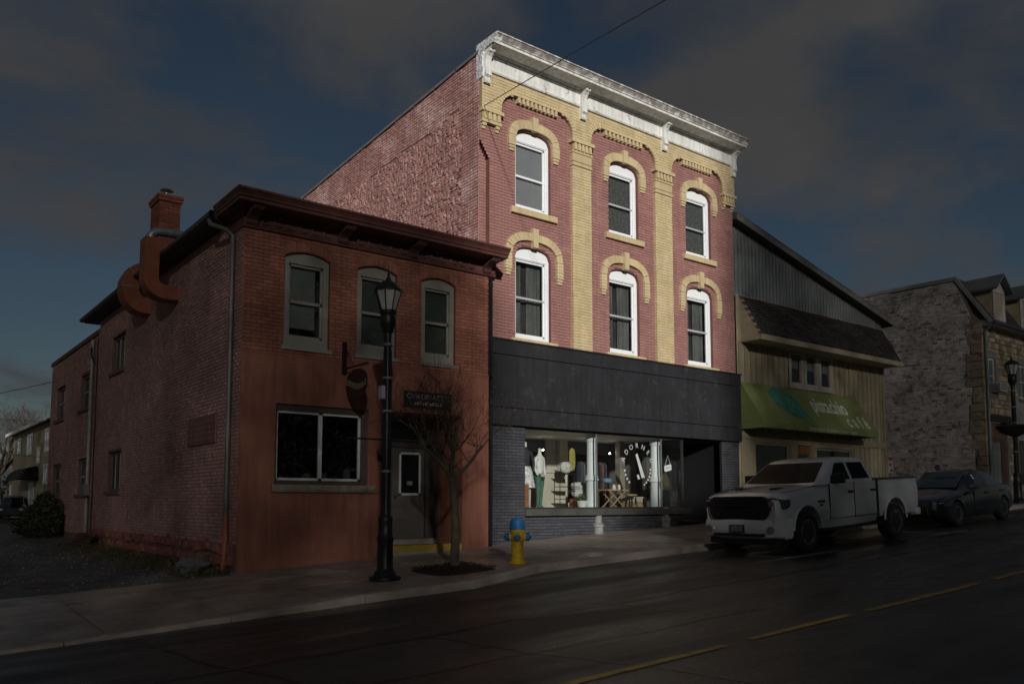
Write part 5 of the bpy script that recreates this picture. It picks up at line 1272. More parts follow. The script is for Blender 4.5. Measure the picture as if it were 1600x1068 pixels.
# ================================================================== STREET FURNITURE
LAMPG = mat('frosted_lamp_panel', (.42, .42, .38), .3, .15, 6)
def lamp_post(x, y, label):
    t = thing('street_lamp', label, 'street lamp', (x, y, side_z(x, y)), 0, 'black street lamps along the kerb')
    B = lambda mb, n, m=BLACK, p=t, **k: mb.build(n, m, p, local=True, **k)
    B(MB().lathe([(.27, 0), (.27, .05), (.20, .07), (.18, .12), (.15, .16), (.135, .2), (.13, .62), (.145, .66), (.15, .70), (.12, .74), (.115, .95), (.125, .98), (.125, 1.03), (.09, 1.08)], 16), 'base', smooth=True)
    mb = MB().lathe([(.075, 1.05), (.065, 3.9), (.066, 4.22)], 12)
    for k in range(8): a = k * math.pi / 4; mb.tube([(.072 * math.cos(a), .072 * math.sin(a), 1.1), (.062 * math.cos(a), .062 * math.sin(a), 3.9)], .012, 4)
    B(mb, 'pole', smooth=True)
    for z in (1.82, 2.85, 3.42, 4.0): B(MB().lathe([(.085, z - .02), (.092, z), (.085, z + .02)], 12), 'clamp_band', GALV)
    B(MB().lathe([(.07, 4.20), (.10, 4.24), (.10, 4.28), (.14, 4.33), (.145, 4.48), (.13, 4.52), (.15, 4.56), (.15, 4.60)], 16), 'lamp_neck', smooth=True)
    gl = MB().lathe([(.125, 4.60), (.225, 4.93)], 8); g_ = B(gl, 'lamp_glass', LAMPG)
    for k in range(8):
        a = k * math.pi / 4; B(MB().tube([(.13 * math.cos(a), .13 * math.sin(a), 4.59), (.232 * math.cos(a), .232 * math.sin(a), 4.94)], .011, 4), 'lantern_rib')
    B(MB().lathe([(.24, 4.93), (.245, 4.96), (.20, 5.03), (.12, 5.10), (.05, 5.13), (.04, 5.18), (.02, 5.2), (.03, 5.24), (.008, 5.30), (.004, 5.42)], 16), 'lantern_roof', smooth=True)
    B(MB().lathe([(.03, 4.62), (.05, 4.7), (.03, 4.82)], 10), 'bulb', mat('pale_bulb', (.6, .6, .55), .3))
    return t
l1 = lamp_post(7.05, -3.43, 'tall black street lamp in front of the brown-red brick building')
MB().box(-.14, -.07, -.06, .06, 3.05, 3.28).build('control_box', mat('grey_box', (.3, .3, .32), .5), l1, local=True)
MB().tube([(-.75, -.02, 2.36), (.62, .02, 2.36)], .016, 6).build('banner_arm', BLACK, l1, local=True)
l2 = lamp_post(32.5, -3.5, 'distant street lamp with hanging planter before the stone building')
MB().lathe([(.08, 2.35), (.45, 2.5), (.62, 2.72), (.60, 2.75), (.08, 2.6)], 20).build('planter', mat('black_planter', (.03, .03, .03), .6), l2, smooth=True, local=True)
# fire hydrant
HY = mat('hydrant_yellow', (.74, .46, .014), .55, .2, 6, .001, 40, col2=(.40, .24, .03), patch=.16, pscale=9); HB = mat('hydrant_blue', (.02, .19, .46), .55, .15, 6, .001, 40, col2=(.10, .16, .22), patch=.14, pscale=10)
hx, hy_ = 9.88, -3.45
hyd = thing('fire_hydrant', 'yellow fire hydrant with blue cap and outlets on the sidewalk', 'fire hydrant', (hx, hy_, side_z(hx, hy_)))
MB().lathe([(.17, 0), (.17, .04), (.13, .05), (.13, .10), (.115, .12), (.112, .42), (.13, .44), (.13, .58), (.145, .60), (.145, .64)], 20).build('barrel', HY, hyd, smooth=True, local=True)
MB().lathe([(.15, .64), (.15, .70), (.14, .74), (.135, .80), (.12, .835), (.04, .845), (.035, .88), (.0, .885)], 20).build('bonnet', HB, hyd, smooth=True, local=True)
va = Vector((.80, -.6, 0))
for d, r in ((Vector((.79, -.61, 0)), .075), (Vector((-.79, .61, 0)), .075), (Vector((-.61, -.79, 0)), .06)):
    d.normalize(); c = Vector((0, 0, .50)); MB().tube([c + d * .10, c + d * .165], r * .8, 14).build('outlet', HY, hyd, local=True)
    MB().tube([c + d * .155, c + d * .165, c + d * .22, c + d * .235, c + d * .236, c + d * .27], [r * .95, r, r, r * .8, r * .35, r * .35], 14).build('outlet_cap', HB, hyd, local=True)
# hanging sign and bracket
hs = thing('hanging_sign', 'dark oval hanging sign with wavy pale ribbon on an iron bracket', 'sign', (7.72, LY - .02, 3.6))
mb = MB().box(7.70, 7.78, LY - .08, LY - .01, 3.62, 4.28); mb.tube([(7.74, LY - .05, 3.72), (7.74, LY - 1.1, 3.72)], .018, 6); mb.tube([(7.74, LY - .05, 4.2), (7.74, LY - .5, 3.72)], .010, 6); mb.build('bracket', BLACK, hs)
SYc = LY - .60
ov = [(SYc + .44 * math.cos(R(a)) * (1 + .08 * math.sin(R(3 * a))), 3.34 + .34 * math.sin(R(a)) * (1 + .05 * math.cos(R(2 * a)))) for a in range(0, 360, 12)]
MB().poly(ov, YZ, 7.725, 7.755).build('sign_board', mat('dark_sign_board', (.035, .018, .014), .5, .3, 4), hs)
mb = MB(); n = 14
for i in range(n):
    f = lambda t: (SYc + .43 - .86 * t, 3.36 + .07 * math.cos(t * 4.6 + .2))
    a, b = f(i / n), f((i + 1) / n)
    mb.quad((7.72, a[0], a[1] - .05), (7.72, b[0], b[1] - .05), (7.72, b[0], b[1] + .05), (7.72, a[0], a[1] + .05))
mb.build('ribbon', mat('pale_ribbon_gold', (.40, .34, .20), .5, .1), hs)
mb = MB(); n = 14
for i in range(n):
    f = lambda t: (SYc + .41 - .82 * t, 3.36 + .07 * math.cos(t * 4.6 + .2))
    a, b = f(i / n), f((i + 1) / n)
    mb.quad((7.717, a[0], a[1] - .035), (7.717, b[0], b[1] - .035), (7.717, b[0], b[1] + .035), (7.717, a[0], a[1] + .035))
mb.build('ribbon_field', mat('dark_sign_board', (.035, .018, .014), .5, .3, 4), hs)
mb = MB()
for i in range(11):
    t = (i + .9) / 12.5; a = SYc + .41 - .82 * t; b = 3.36 + .07 * math.cos(t * 4.6 + .2)
    mb.quad((7.714, a, b - .022), (7.714, a - .034, b - .022), (7.714, a - .034, b + .022), (7.714, a, b + .022))
o = mb.build('ribbon_marks', mat('pale_ribbon_gold', (.40, .34, .20), .5, .1), hs); o['kind'] = 'stuff'
mb = MB()
for q in (-.2, .2): mb.tube([(7.74, SYc + q, 3.72), (7.74, SYc + q, 3.60)], .008, 5)
o = mb.build('chains', BLACK, hs); o['kind'] = 'stuff'
cs = tag(MB().box(9.17, 10.38, LY - .07, LY - .02, 3.05, 3.40).build('sign_board', mat('black_sign_board', (.02, .02, .02), .5)), 'long black sign board lettered in pale capitals above the recessed door', 'sign')
mb = MB(); text_on(mb, 'CHIROPRACTIC', .155, face_front(9.775, LY - .073, 3.24)); mb.build('lettering', mat('dull_pale_letters', (.36, .35, .31), .6), cs)
mb = MB()
for i in range(11): mb.box(9.42 + i * .065, 9.46 + i * .065, LY - .073, LY - .07, 3.11, 3.16 + .02 * (i % 3))
o = mb.build('small_lettering', mat('dull_pale_letters', (.36, .35, .31), .6), cs); o['kind'] = 'stuff'

# ================================================================== TREES AND PLANTS
BARK = mat('mossy_bark', (.075, .062, .045), .9, .35, 6, .006, 30, col2=(.09, .10, .03), patch=.3, pscale=4)
TWIG = mat('dark_twig', (.05, .035, .028), .9, .3, 5)
def branch(mb, tw, p, d, r, L, depth, rnd, spread=.55, lift=.12, tips=None, seg=4, minr=.006):
    pts = [p]; rs = [r]; q = p.copy(); dd = d.copy()
    for i in range(seg):
        dd = (dd + Vector((rnd.uniform(-1, 1), rnd.uniform(-1, 1), rnd.uniform(-.6, 1))) * .16 + Vector((0, 0, lift * .3))).normalized(); q = q + dd * L / seg; pts.append(q.copy()); rs.append(max(minr * .7, r * (1 - .42 * (i + 1) / seg)))
    (mb if r > .016 else tw).tube(pts, rs, 6 if r > .03 else (4 if r > .012 else 3), cap=False)
    if depth == 0:
        if tips is not None: tips.append(q)
        return
    for k in range(rnd.choice((2, 3, 3))):
        i = rnd.randint(max(1, seg - 2), seg); a = rnd.uniform(0, 6.28); o = dd.orthogonal().normalized(); o.rotate(Matrix.Rotation(a, 3, dd))
        nd = (dd + o * rnd.uniform(spread * .6, spread * 1.5) + Vector((0, 0, lift))).normalized(); branch(mb, tw, pts[i], nd, rs[i] * rnd.uniform(.55, .75), L * rnd.uniform(.62, .82), depth - 1, rnd, spread, lift, tips, seg, minr)
    if depth > 1:
        for k in range(2):
            i = rnd.randint(1, seg); o = Vector((rnd.uniform(-1, 1), rnd.uniform(-1, 1), rnd.uniform(-.2, .8))).normalized(); branch(mb, tw, pts[i], (dd * .4 + o).normalized(), rs[i] * .35, L * .45, max(0, depth - 3), rnd, spread, lift, tips, 3, minr)
tx, ty = 8.75, -3.0
rnd = random.Random(14)
st_ = thing('street_tree', 'small bare street tree with mossy trunk in a mulch bed', 'tree', (tx, ty, side_z(tx, ty)))
mb, tw, tips = MB(), MB(), []
z0 = side_z(tx, ty)
trunk_pts = [(tx, ty, z0 - .05), (tx + .0, ty, z0 + .15), (tx + .02, ty, z0 + .7), (tx - .02, ty, z0 + 1.2), (tx - .06, ty, z0 + 1.65)]
mb.tube(trunk_pts, [.13, .088, .078, .072, .066], 12, cap=False)
top = Vector(trunk_pts[-1])
for d, r, L, dep in ((Vector((.16, .1, 1)), .056, 1.0, 5), (Vector((-.85, .1, .75)), .042, .92, 5), (Vector((.85, -.35, .72)), .040, .88, 5), (Vector((-.25, .4, 1)), .042, .95, 4), (Vector((-.5, -.5, .9)), .038, .75, 4)):
    branch(mb, tw, top, d.normalized(), r, L, dep, rnd, .72, .06, tips, 4, .004)
trunk = mb.build('trunk', BARK, st_, smooth='all'); twg = tw.build('twigs', TWIG, st_, kind='stuff', recalc=False)
mb = MB()
for p in tips[::2]:
    for k in range(2):
        c = p + Vector((rnd.uniform(-.08, .08), rnd.uniform(-.08, .08), rnd.uniform(-.08, .06))); a = Vector((rnd.uniform(-1, 1), rnd.uniform(-1, 1), rnd.uniform(-1, 1))).normalized() * .018; b = a.orthogonal().normalized() * .014
        mb.quad(c - a, c + b, c + a, c - b)
mb.build('dried_buds', mat('dried_red_brown', (.22, .09, .05), .8, .3, 9), st_, kind='stuff', recalc=False)
# mulch bed
mb = MB(); bxs = lin(7.85, 9.25, 26); bys = lin(-3.95, -2.55, 26)
grid(mb, bxs, bys, lambda x, y: side_z(x, y) - .01 + max(0, .055 * (1 - ((x - 8.55) / .7) ** 4 - ((y + 3.25) / .7) ** 4)) + .012 * noise.noise(Vector((x * 9, y * 9, 0))))
rndm = random.Random(2)
for i in range(900):
    x, y = rndm.uniform(7.95, 9.15), rndm.uniform(-3.85, -2.65); z = side_z(x, y) + .05; a = rndm.uniform(0, 6.3); l = rndm.uniform(.015, .045)
    mb.quad((x - math.cos(a) * l, y - math.sin(a) * l, z - .01), (x + math.sin(a) * .012, y - math.cos(a) * .012, z + .012), (x + math.cos(a) * l, y + math.sin(a) * l, z + rndm.uniform(0, .02)), (x - math.sin(a) * .012, y + math.cos(a) * .012, z))
o = mb.build('mulch', mat('dark_mulch', (.035, .022, .015), .95, .5, 12, .01, 40), recalc=False); o['kind'] = 'stuff'; o['label'] = 'dark mulch round the street tree'; o['category'] = 'mulch'
# bare trees far beyond the driveway
def big_tree(x, y, h, seed, label):
    r = random.Random(seed); t = thing('bare_tree', label, 'tree', (x, y, -.2), 0, 'bare trees behind the beige house'); mb, tw = MB(), MB()
    mb.tube([(x, y, -.3), (x + r.uniform(-.3, .3), y, h * .28)], [.35, .25], 8, cap=False); p = Vector((x, y, h * .27))
    for k in range(5):
        a = k * 1.26 + r.uniform(-.3, .3); branch(mb, tw, p, Vector((math.cos(a) * .7, math.sin(a) * .7, 1)).normalized(), .16, h * .22, 4, r, .6, .05, None, 4, .022)
    mb.build('trunk', TWIG, t, smooth='all'); tw.build('twigs', TWIG, t, kind='stuff', recalc=False)
big_tree(9.8, 72, 13, 1, 'tall bare tree rising behind the roof of the beige house'); big_tree(4.8, 66, 11.5, 2, 'bare tree left of the beige house, at the edge of view'); big_tree(12.5, 80, 14, 3, 'bare tree partly hidden by the brick annex')
# evergreen shrub by the annex
def leaf_cloud(mb, c, rad, n, size, rnd, shell=.55):
    for i in range(n):
        d = Vector((rnd.gauss(0, 1), rnd.gauss(0, 1), rnd.gauss(0, 1))).normalized(); rr_ = rnd.uniform(shell, 1) ** .6 * (1 + .25 * noise.noise(d * 2.2 + Vector(c)))
        p = Vector((c[0] + d.x * rad[0] * rr_, c[1] + d.y * rad[1] * rr_, c[2] + d.z * rad[2] * rr_)); a = Vector((rnd.uniform(-1, 1), rnd.uniform(-1, 1), rnd.uniform(-.6, 1))).normalized() * size * rnd.uniform(.6, 1.3); b = a.orthogonal().normalized() * size * .35
        mb.quad(p - a * .5, p + b, p + a, p - b)
rnd = random.Random(9)
sh = thing('evergreen_shrub', 'dense dark evergreen shrub against the brick annex', 'shrub', (4.75, 16.5, -.1))
mb = MB(); leaf_cloud(mb, (4.95, 16.5, .40), (.58, .75, .60), 5200, .10, rnd, .3); leaf_cloud(mb, (5.0, 16.4, .85), (.36, .5, .5), 2000, .11, rnd, .2); leaf_cloud(mb, (4.8, 16.7, .15), (.75, .8, .35), 2200, .10, rnd, .2); mb.build('foliage', mat('dark_conifer', (.035, .045, .02), .8, .4, 3, island=.4), sh, kind='stuff', recalc=False)
mb = MB()
for k in range(6): mb.tube([(4.95, 16.5, -.15), (4.95 + rnd.uniform(-.35, .35), 16.5 + rnd.uniform(-.4, .4), rnd.uniform(.7, 1.35))], [.035, .008], 5)
o = mb.build('stems', TWIG, sh); o['kind'] = 'stuff'
# low hedge line and fence far behind
hd = MB(); rnd = random.Random(4)
for k in range(12): leaf_cloud(hd, (-6 + k * 2.2, 78 + rnd.uniform(-2, 2), 1.2), (1.8, 1.2, 1.8 + rnd.uniform(-.4, .9)), 700, .35, rnd, .3)
o = hd.build('far_hedge', mat('dull_far_hedge', (.05, .05, .03), .9, .4, 1, island=.3), recalc=False); o['kind'] = 'stuff'; o['label'] = 'dull hedge and scrub beyond the beige house'; o['category'] = 'hedge'
fn = thing('board_fence', 'pale board fence panel at the left edge beyond the driveway', 'fence', (6.0, 56, -.1))
for k in range(14): MB().box(4.6 + k * .2, 4.78 + k * .2, 56, 56.04, -.15, 1.85).build('board', mat('pale_fence_board', (.34, .32, .28), .8, .2), fn)
MB().box(4.6, 7.4, 56.04, 56.1, 1.5, 1.6).build('rail', mat('pale_fence_board', (.34, .32, .28), .8, .2), fn)
# weeds, leaf litter and a stone along the wall
rnd = random.Random(31); mb = MB()
for i in range(5200):
    y = rnd.uniform(-.3, 12.5); x = 5.55 - abs(rnd.gauss(0, .45)) - .02; x = max(x, 3.9)
    z = drive_z(x, y); h = rnd.uniform(.02, .10) * (1.2 if x > 5.2 else .7); a = rnd.uniform(0, 6.3); w = rnd.uniform(.006, .02); l = rnd.uniform(-.06, .06)
    mb.quad((x - w * math.cos(a), y - w * math.sin(a), z - .01), (x + w * math.cos(a), y + w * math.sin(a), z - .01), (x + w * .3 + l, y + l, z + h), (x - w * .3 + l, y + l * .5, z + h * .9))
o = mb.build('weeds', mat('dead_weeds', (.085, .07, .03), .9, .4, 3, island=.5), recalc=False); o['kind'] = 'stuff'; o['label'] = 'dead weeds and litter along the foot of the side wall'; o['category'] = 'weeds'
mb = MB()
for i in range(1500):
    y = rnd.uniform(-.6, 14); x = rnd.uniform(-1, 5.0); z = drive_z(x, y); s = rnd.uniform(.008, .03)
    n = len(mb.v); mb.v += [(x - s, y, z), (x + s * .5, y - s, z), (x + s * .6, y + s, z), (x, y, z + s * .9)]; mb.f += [(n, n + 1, n + 3), (n + 1, n + 2, n + 3), (n + 2, n, n + 3)]
o = mb.build('gravel', mat('loose_gravel', (.12, .115, .105), .9, .3, 5, island=.4), recalc=False); o['kind'] = 'stuff'; o['label'] = 'loose gravel scattered over the driveway'; o['category'] = 'gravel'
mb = MB(); ico(mb, (5.05, .45, -.22), .2, (1.3, 1.0, .75), 3, .35, 3); tag(mb.build('stone', mat('grey_boulder', (.12, .12, .12), .85, .3, 4, .01, 20), smooth='all'), 'grey rounded boulder beside the red downpipe boot', 'boulder')
pb = thing('timber_pile', 'low pile of old red-brown timbers at the wall beside the grey downpipe', 'timber', (5.3, 11.3, -.05))
for k in range(4): MB().box(5.05 + .05 * k, 5.2 + .05 * k, 10.4, 12.1, back_z(5, 11) + .03 + k * .085, back_z(5, 11) + .10 + k * .085).build('plank', mat('old_maroon_timber', (.11, .05, .04), .8, .3, 5), pb, bevel=.01)
mb = MB()
pp = [(4.2 + .5 * math.sin(t * 2), 1.0 + t * 1.0, 0) for t in lin(0, 1, 4)]
tag(MB().tube([(5.5, .3, -.05), (5.35, .8, .0), (5.2, 1.5, -.05), (5.25, 2.2, .10), (5.5, 2.6, .3)], .007, 6).build('loose_cable', mat('pale_cable', (.16, .16, .15), .6)), 'pale loose cable drooping along the foot of the side wall', 'cable')
mb = MB(); mb.lathe([(.0, .0), (.33, .0), (.36, .004), (.36, .012), (.0, .014)], 24, (2.65, .62, drive_z(2.65, .62))); tag(mb.build('manhole_cover', mat('rusty_iron', (.09, .055, .04), .6, .3, 8), smooth=True), 'rusty round iron cover in the driveway asphalt', 'manhole cover')

# ================================================================== WIRES
def wire(a, b, sag, label, r=.012):
    a, b = Vector(a), Vector(b); pts = [a + (b - a) * t + Vector((0, 0, -4 * sag * t * (1 - t))) for t in lin(0, 1, 24)]
    return tag(MB().tube(pts, r, 5).build('overhead_wire', BLACK), label, 'wire')
wire((11.46, -.12, 10.57), (6.0, -20.0, 5.4), -.08, 'thin overhead wire crossing the yellow frieze and white cornice', .010)
wire((-2, 30, 4.3), (5.63, 19.0, 5.55), .15, 'service wire rising to the corner of the brick annex'); wire((-4, 34, 6.1), (9.3, 44, 6.1), .2, 'level wire running to the beige house roof'); wire((-4, 32, 4.6), (9.4, 45, 3.9), .2, 'lower wire crossing in front of the beige house')
# ================================================================== SHOP WINDOW DISPLAY
FLZ = .82
def mannequin(x, y, rz, label, top_m, leg_m, skirt=None, arm=0):
    t = thing('mannequin', label, 'mannequin', (x, y, FLZ), rz)
    V = [(0, 0, .88, (.145, .105)), (0, 0, 1.02, (.115, .09)), (0, 0, 1.2, (.145, .10)), (0, 0, 1.33, (.12, .08)), (0, 0, 1.42, (.05, .05)), (0, 0, 1.50, (.045, .045)),
         (-.16, 0, 1.31, .055), (-.22, .02, 1.08, .042), (-.20 + .06 * arm, -.10, .86, .032), (.16, 0, 1.31, .055), (.22, .02, 1.08, .042), (.20, -.04, .86, .032)]
    Ed = [(0, 1), (1, 2), (2, 3), (3, 4), (4, 5), (3, 6), (6, 7), (7, 8), (3, 9), (9, 10), (10, 11)]
    skin_mesh('torso', V, Ed, top_m, t)
    L = [(0, 0, .90, (.14, .105)), (-.08, 0, .80, .095), (-.09, -.02, .45, .06), (-.09, .0, .08, .042), (-.09, -.10, .03, .035), (.08, 0, .80, .095), (.10, .03, .45, .06), (.11, .06, .08, .042), (.11, -.04, .03, .035)]
    skin_mesh('legs', L, [(0, 1), (1, 2), (2, 3), (3, 4), (0, 5), (5, 6), (6, 7), (7, 8)], leg_m, t)
    MB().lathe([(.045, 1.46), (.042, 1.56), (.03, 1.575)], 12).build('neck_cap', mat('mannequin_shell', (.55, .50, .44), .5), t, smooth=True, local=True)
    if skirt:
        mb = MB(); k = 20
        pr = [(.13, 1.0), (.17, .9), (.21, .7), (.25, .5)]
        for i in range(len(pr) - 1):
            for j in range(k):
                f = lambda q, jj: ((pr[q][0] * (1 + .06 * math.cos(jj * 5 * 6.283 / k))) * math.cos(jj * 6.283 / k), (pr[q][0] * .8) * math.sin(jj * 6.283 / k), pr[q][1]); mb.quad(f(i, j), f(i, j + 1), f(i + 1, j + 1), f(i + 1, j))
        mb.build('skirt', skirt, t, smooth='all', local=True)
    return t
mannequin(13.92, .75, .25, 'headless mannequin in white blouse and green trousers in the shop window', mat('white_blouse', (.62, .62, .58), .8, .12, 4), mat('green_trousers', (.06, .13, .09), .8, .2, 4))
STRP = mat('striped_skirt', (.55, .55, .55), .8, .7, 18)
mq = mannequin(13.28, .55, -.5, 'mannequin in black top and striped skirt at the left edge of the shop window', mat('black_top', (.02, .02, .024), .8), mat('pale_legs', (.4, .38, .36), .6), STRP); mq.scale = (1, 1, 1.08)
dz_ = thing('wooden_dresser', 'small orange-brown wooden chest below the striped mannequin', 'chest', (13.02, .42, FLZ))
ORW = mat('orange_brown_wood', (.30, .12, .045), .5, .25, 4)
MB().box(12.88, 13.16, .25, .6, FLZ, FLZ + .62).build('case', ORW, dz_, bevel=.01)
for k in range(3): MB().box(12.90, 13.14, .235, .25, FLZ + .05 + k * .19, FLZ + .21 + k * .19).build('drawer', ORW, dz_, bevel=.006)
ct = thing('shop_counter', 'cream panelled sales counter behind the white-bloused mannequin', 'counter', (14.85, 1.5, FLZ))
CRM = mat('cream_counter', (.42, .39, .31), .7, .12)
MB().box(14.45, 15.35, 1.35, 1.9, FLZ, FLZ + .98).build('cabinet', CRM, ct, bevel=.01); MB().box(14.40, 15.40, 1.30, 1.95, FLZ + .98, FLZ + 1.03).build('worktop', mat('counter_top', (.5, .47, .4), .5), ct)
for k in range(2): MB().box(14.52 + k * .42, 14.86 + k * .42, 1.335, 1.35, FLZ + .12, FLZ + .88).build('panel', CRM, ct)
ra = thing('display_rack', 'black wire ladder rack beside the shop column', 'rack', (14.9, .75, FLZ))
for xx in (14.62, 15.12): MB().tube([(xx, .75, FLZ), (xx, .75, FLZ + .95)], .012, 6).build('post', BLACK, ra)
for z in (.25, .58, .92): MB().box(14.60, 15.14, .55, .95, FLZ + z, FLZ + z + .015).build('shelf', BLACK, ra)
def soft_box(name, c, s, m, label, cat, group=None):
    bm = bmesh.new(); bmesh.ops.create_cube(bm, size=1); bmesh.ops.subdivide_edges(bm, edges=bm.edges[:], cuts=4, use_grid_fill=True)
    for v in bm.verts:
        k = Vector((v.co.x * 2, v.co.y * 2, v.co.z * 2)); L = (abs(k.x) ** 3.2 + abs(k.y) ** 3.2 + abs(k.z) ** 3.2) ** (1 / 3.2); k = k / L * (1 + .05 * noise.noise(k * 2 + Vector(c))); v.co = Vector((c[0] + k.x * s[0] / 2, c[1] + k.y * s[1] / 2, c[2] + k.z * s[2] / 2))
    me = bpy.data.meshes.new(name); bm.to_mesh(me); bm.free(); me.materials.append(m)
    for p in me.polygons: p.use_smooth = True
    o = bpy.data.objects.new(name, me); C.objects.link(o); return tag(o, label, cat, group)
soft_box('tote_bag', (14.78, .70, FLZ + 1.10), (.36, .14, .30), mat('printed_canvas', (.42, .42, .38), .8, .6, 14), 'pale printed tote bag on top of the wire rack', 'bag')
soft_box('folded_scarf', (15.10, .80, FLZ + 1.32), (.20, .10, .62), mat('mustard_cloth', (.28, .24, .05), .85, .3, 8), 'mustard scarf hanging beside the printed tote bag', 'scarf')
soft_box('cushion', (15.62, 1.0, FLZ + .42), (.62, .30, .26), mat('grey_cushion', (.40, .39, .36), .9, .2, 5), 'lower pale grey cushion in the pile behind the first shop column', 'cushion', 'cushions piled in the shop window'); soft_box('cushion', (15.58, 1.02, FLZ + .62), (.58, .30, .22), mat('grey_cushion', (.40, .39, .36), .9, .2, 5), 'upper pale grey cushion in the pile behind the first shop column', 'cushion', 'cushions piled in the shop window')
MB_ = MB().box(15.35, 15.9, .85, 1.2, FLZ, FLZ + .28); tag(MB_.build('low_bench', ORW, bevel=.01), 'low wooden bench carrying the pile of cushions', 'bench')
pp_ = thing('potted_plant', 'white pot with trailing green plant beside the first shop column', 'plant', (15.22, .55, FLZ))
MB().lathe([(.10, 0), (.14, .2), (.145, .22), (.12, .22), (.11, .1)], 16).build('pot', mat('white_pot', (.55, .55, .52), .5), pp_, smooth=True, local=True)
mb = MB(); leaf_cloud(mb, (15.22, .55, FLZ + .28), (.18, .16, .12), 240, .05, random.Random(6), .2); mb.build('leaves', mat('houseplant_green', (.07, .12, .05), .6, .3, island=.3), pp_, kind='stuff', recalc=False)
tb = thing('trestle_table', 'small wooden trestle table with crossed legs in the shop window', 'table', (16.75, .9, FLZ))
PALEW = mat('pale_wood', (.36, .25, .13), .6, .2, 5)
MB().box(16.35, 17.15, .7, 1.1, FLZ + .50, FLZ + .535).build('tabletop', PALEW, tb)
for yy_ in (.74, 1.06):
    MB().tube([(16.42, yy_, FLZ), (17.06, yy_, FLZ + .5)], .018, 6).build('leg', PALEW, tb); MB().tube([(17.06, yy_, FLZ), (16.42, yy_, FLZ + .5)], .018, 6).build('leg', PALEW, tb)
soft_box('folded_hat', (16.45, .85, FLZ + .78), (.26, .22, .14), mat('blue_felt', (.12, .24, .32), .85), 'pale blue hat on a stand on the trestle table', 'hat')
hst = tag(MB().lathe([(.07, .535), (.07, .55), (.012, .56), (.012, .72)], 12, (16.45, .85, FLZ)).build('hat_stand', BLACK, smooth=True), 'thin black stand under the pale blue hat', 'stand')
for k, (xx, s_) in enumerate(((16.72, .05), (16.92, .045))):
    tag(MB().lathe([(s_, .535), (s_ * 1.15, .6), (s_ * .8, .66), (s_ * .4, .68)], 12, (xx, .85, FLZ)).build('jar', mat('cream_jar', (.5, .46, .38), .5), smooth=True), ['larger cream jar on the trestle table', 'smaller cream jar at the right end of the trestle table'][k], 'jar', 'jars on the trestle table')
sl_ = thing('stool', 'round wooden stool right of the trestle table', 'stool', (17.42, .85, FLZ))
MB().lathe([(.16, .36), (.17, .38), (.17, .40), (.15, .41)], 18).build('seat', PALEW, sl_, smooth=True, local=True)
for a in (45, 135, 225, 315): MB().tube([(.11 * math.cos(R(a)), .11 * math.sin(R(a)), .37), (.17 * math.cos(R(a)), .17 * math.sin(R(a)), 0)], .014, 6).build('leg', BLACK, sl_, local=True)
cr_ = thing('storage_trunk', 'cream storage trunk with dark straps before the second shop column', 'trunk', (17.85, 1.2, FLZ))
MB().box(17.6, 18.25, 1.05, 1.45, FLZ, FLZ + .17).build('base', PALEW, cr_, bevel=.01); MB().box(17.59, 18.26, 1.04, 1.46, FLZ + .175, FLZ + .34).build('lid', CRM, cr_, bevel=.015)
for xx in (17.75, 18.08): MB().box(xx, xx + .035, 1.03, 1.04, FLZ + .1, FLZ + .3).build('strap', BLACK, cr_)
gr2 = thing('garment_rail', 'clothes rail with dark garments at the back of the shop', 'clothes rail', (17.1, 2.2, FLZ))
MB().tube([(16.5, 2.2, FLZ), (16.5, 2.2, 2.3), (17.7, 2.2, 2.3), (17.7, 2.2, FLZ)], .014, 6).build('rail', BLACK, gr2)
for k in range(9):
    mb = MB(); xg = 16.55 + k * .125; mb.poly([(2.0, 1.35), (2.4, 1.35), (2.38, 2.1), (2.24, 2.2), (2.16, 2.2), (2.02, 2.1)], YZ, xg, xg + .05); mb.build('garment', mat('garment_%d' % (k % 4), [(.04, .05, .07), (.10, .09, .08), (.02, .02, .025), (.15, .07, .05)][k % 4], .9), gr2, bevel=.015)
for k, (xx, yy_) in enumerate(((13.6, 1.6), (15.0, 1.9), (16.4, 1.5), (17.6, 1.9))):
    pn = thing('pendant_lamp', ['leftmost', 'second', 'third', 'rightmost'][k] + ' small lit pendant bulb under the shop ceiling', 'lamp', (xx, yy_, 2.45), 0, 'pendant bulbs in the shop')
    MB().tube([(0, 0, .05), (0, 0, .37)], .006, 5).build('flex', BLACK, pn, local=True)
    mb = MB(); ico(mb, (0, 0, 0), .024, sub=2); mb.build('bulb', mat('lit_bulb', (.9, .85, .75), .4, emit=((1, .90, .75), 45.0)), pn, smooth='all', local=True)
sh2 = thing('display_shelves', 'dark open shelves of folded goods along the back of the shop', 'shelves', (16.5, 3.4, FLZ))
for z in (0, .42, .84, 1.26): MB().box(15.5, 18.4, 3.2, 3.6, FLZ + z, FLZ + z + .03).build('shelf', mat('dark_shelf_wood', (.09, .065, .045), .6), sh2)
for xx in (15.5, 16.95, 18.37): MB().box(xx, xx + .03, 3.2, 3.6, FLZ, FLZ + 1.6).build('upright', mat('dark_shelf_wood', (.09, .065, .045), .6), sh2)
rnd = random.Random(44)
GC = [(.45, .42, .36), (.20, .24, .26), (.36, .20, .15), (.14, .18, .12), (.5, .5, .48), (.30, .26, .18)]
for z in (.03, .45, .87):
    xx = 15.6
    while xx < 18.2:
        w_ = rnd.uniform(.16, .30); h_ = rnd.uniform(.12, .30); k = rnd.randint(0, 5)
        if rnd.random() < .85: MB().box(xx, xx + w_, 3.25, 3.5, FLZ + z, FLZ + z + h_).build('folded_goods', mat('goods_%d' % k, GC[k], .85, .2, 6), sh2, bevel=.02)
        xx += w_ + .05
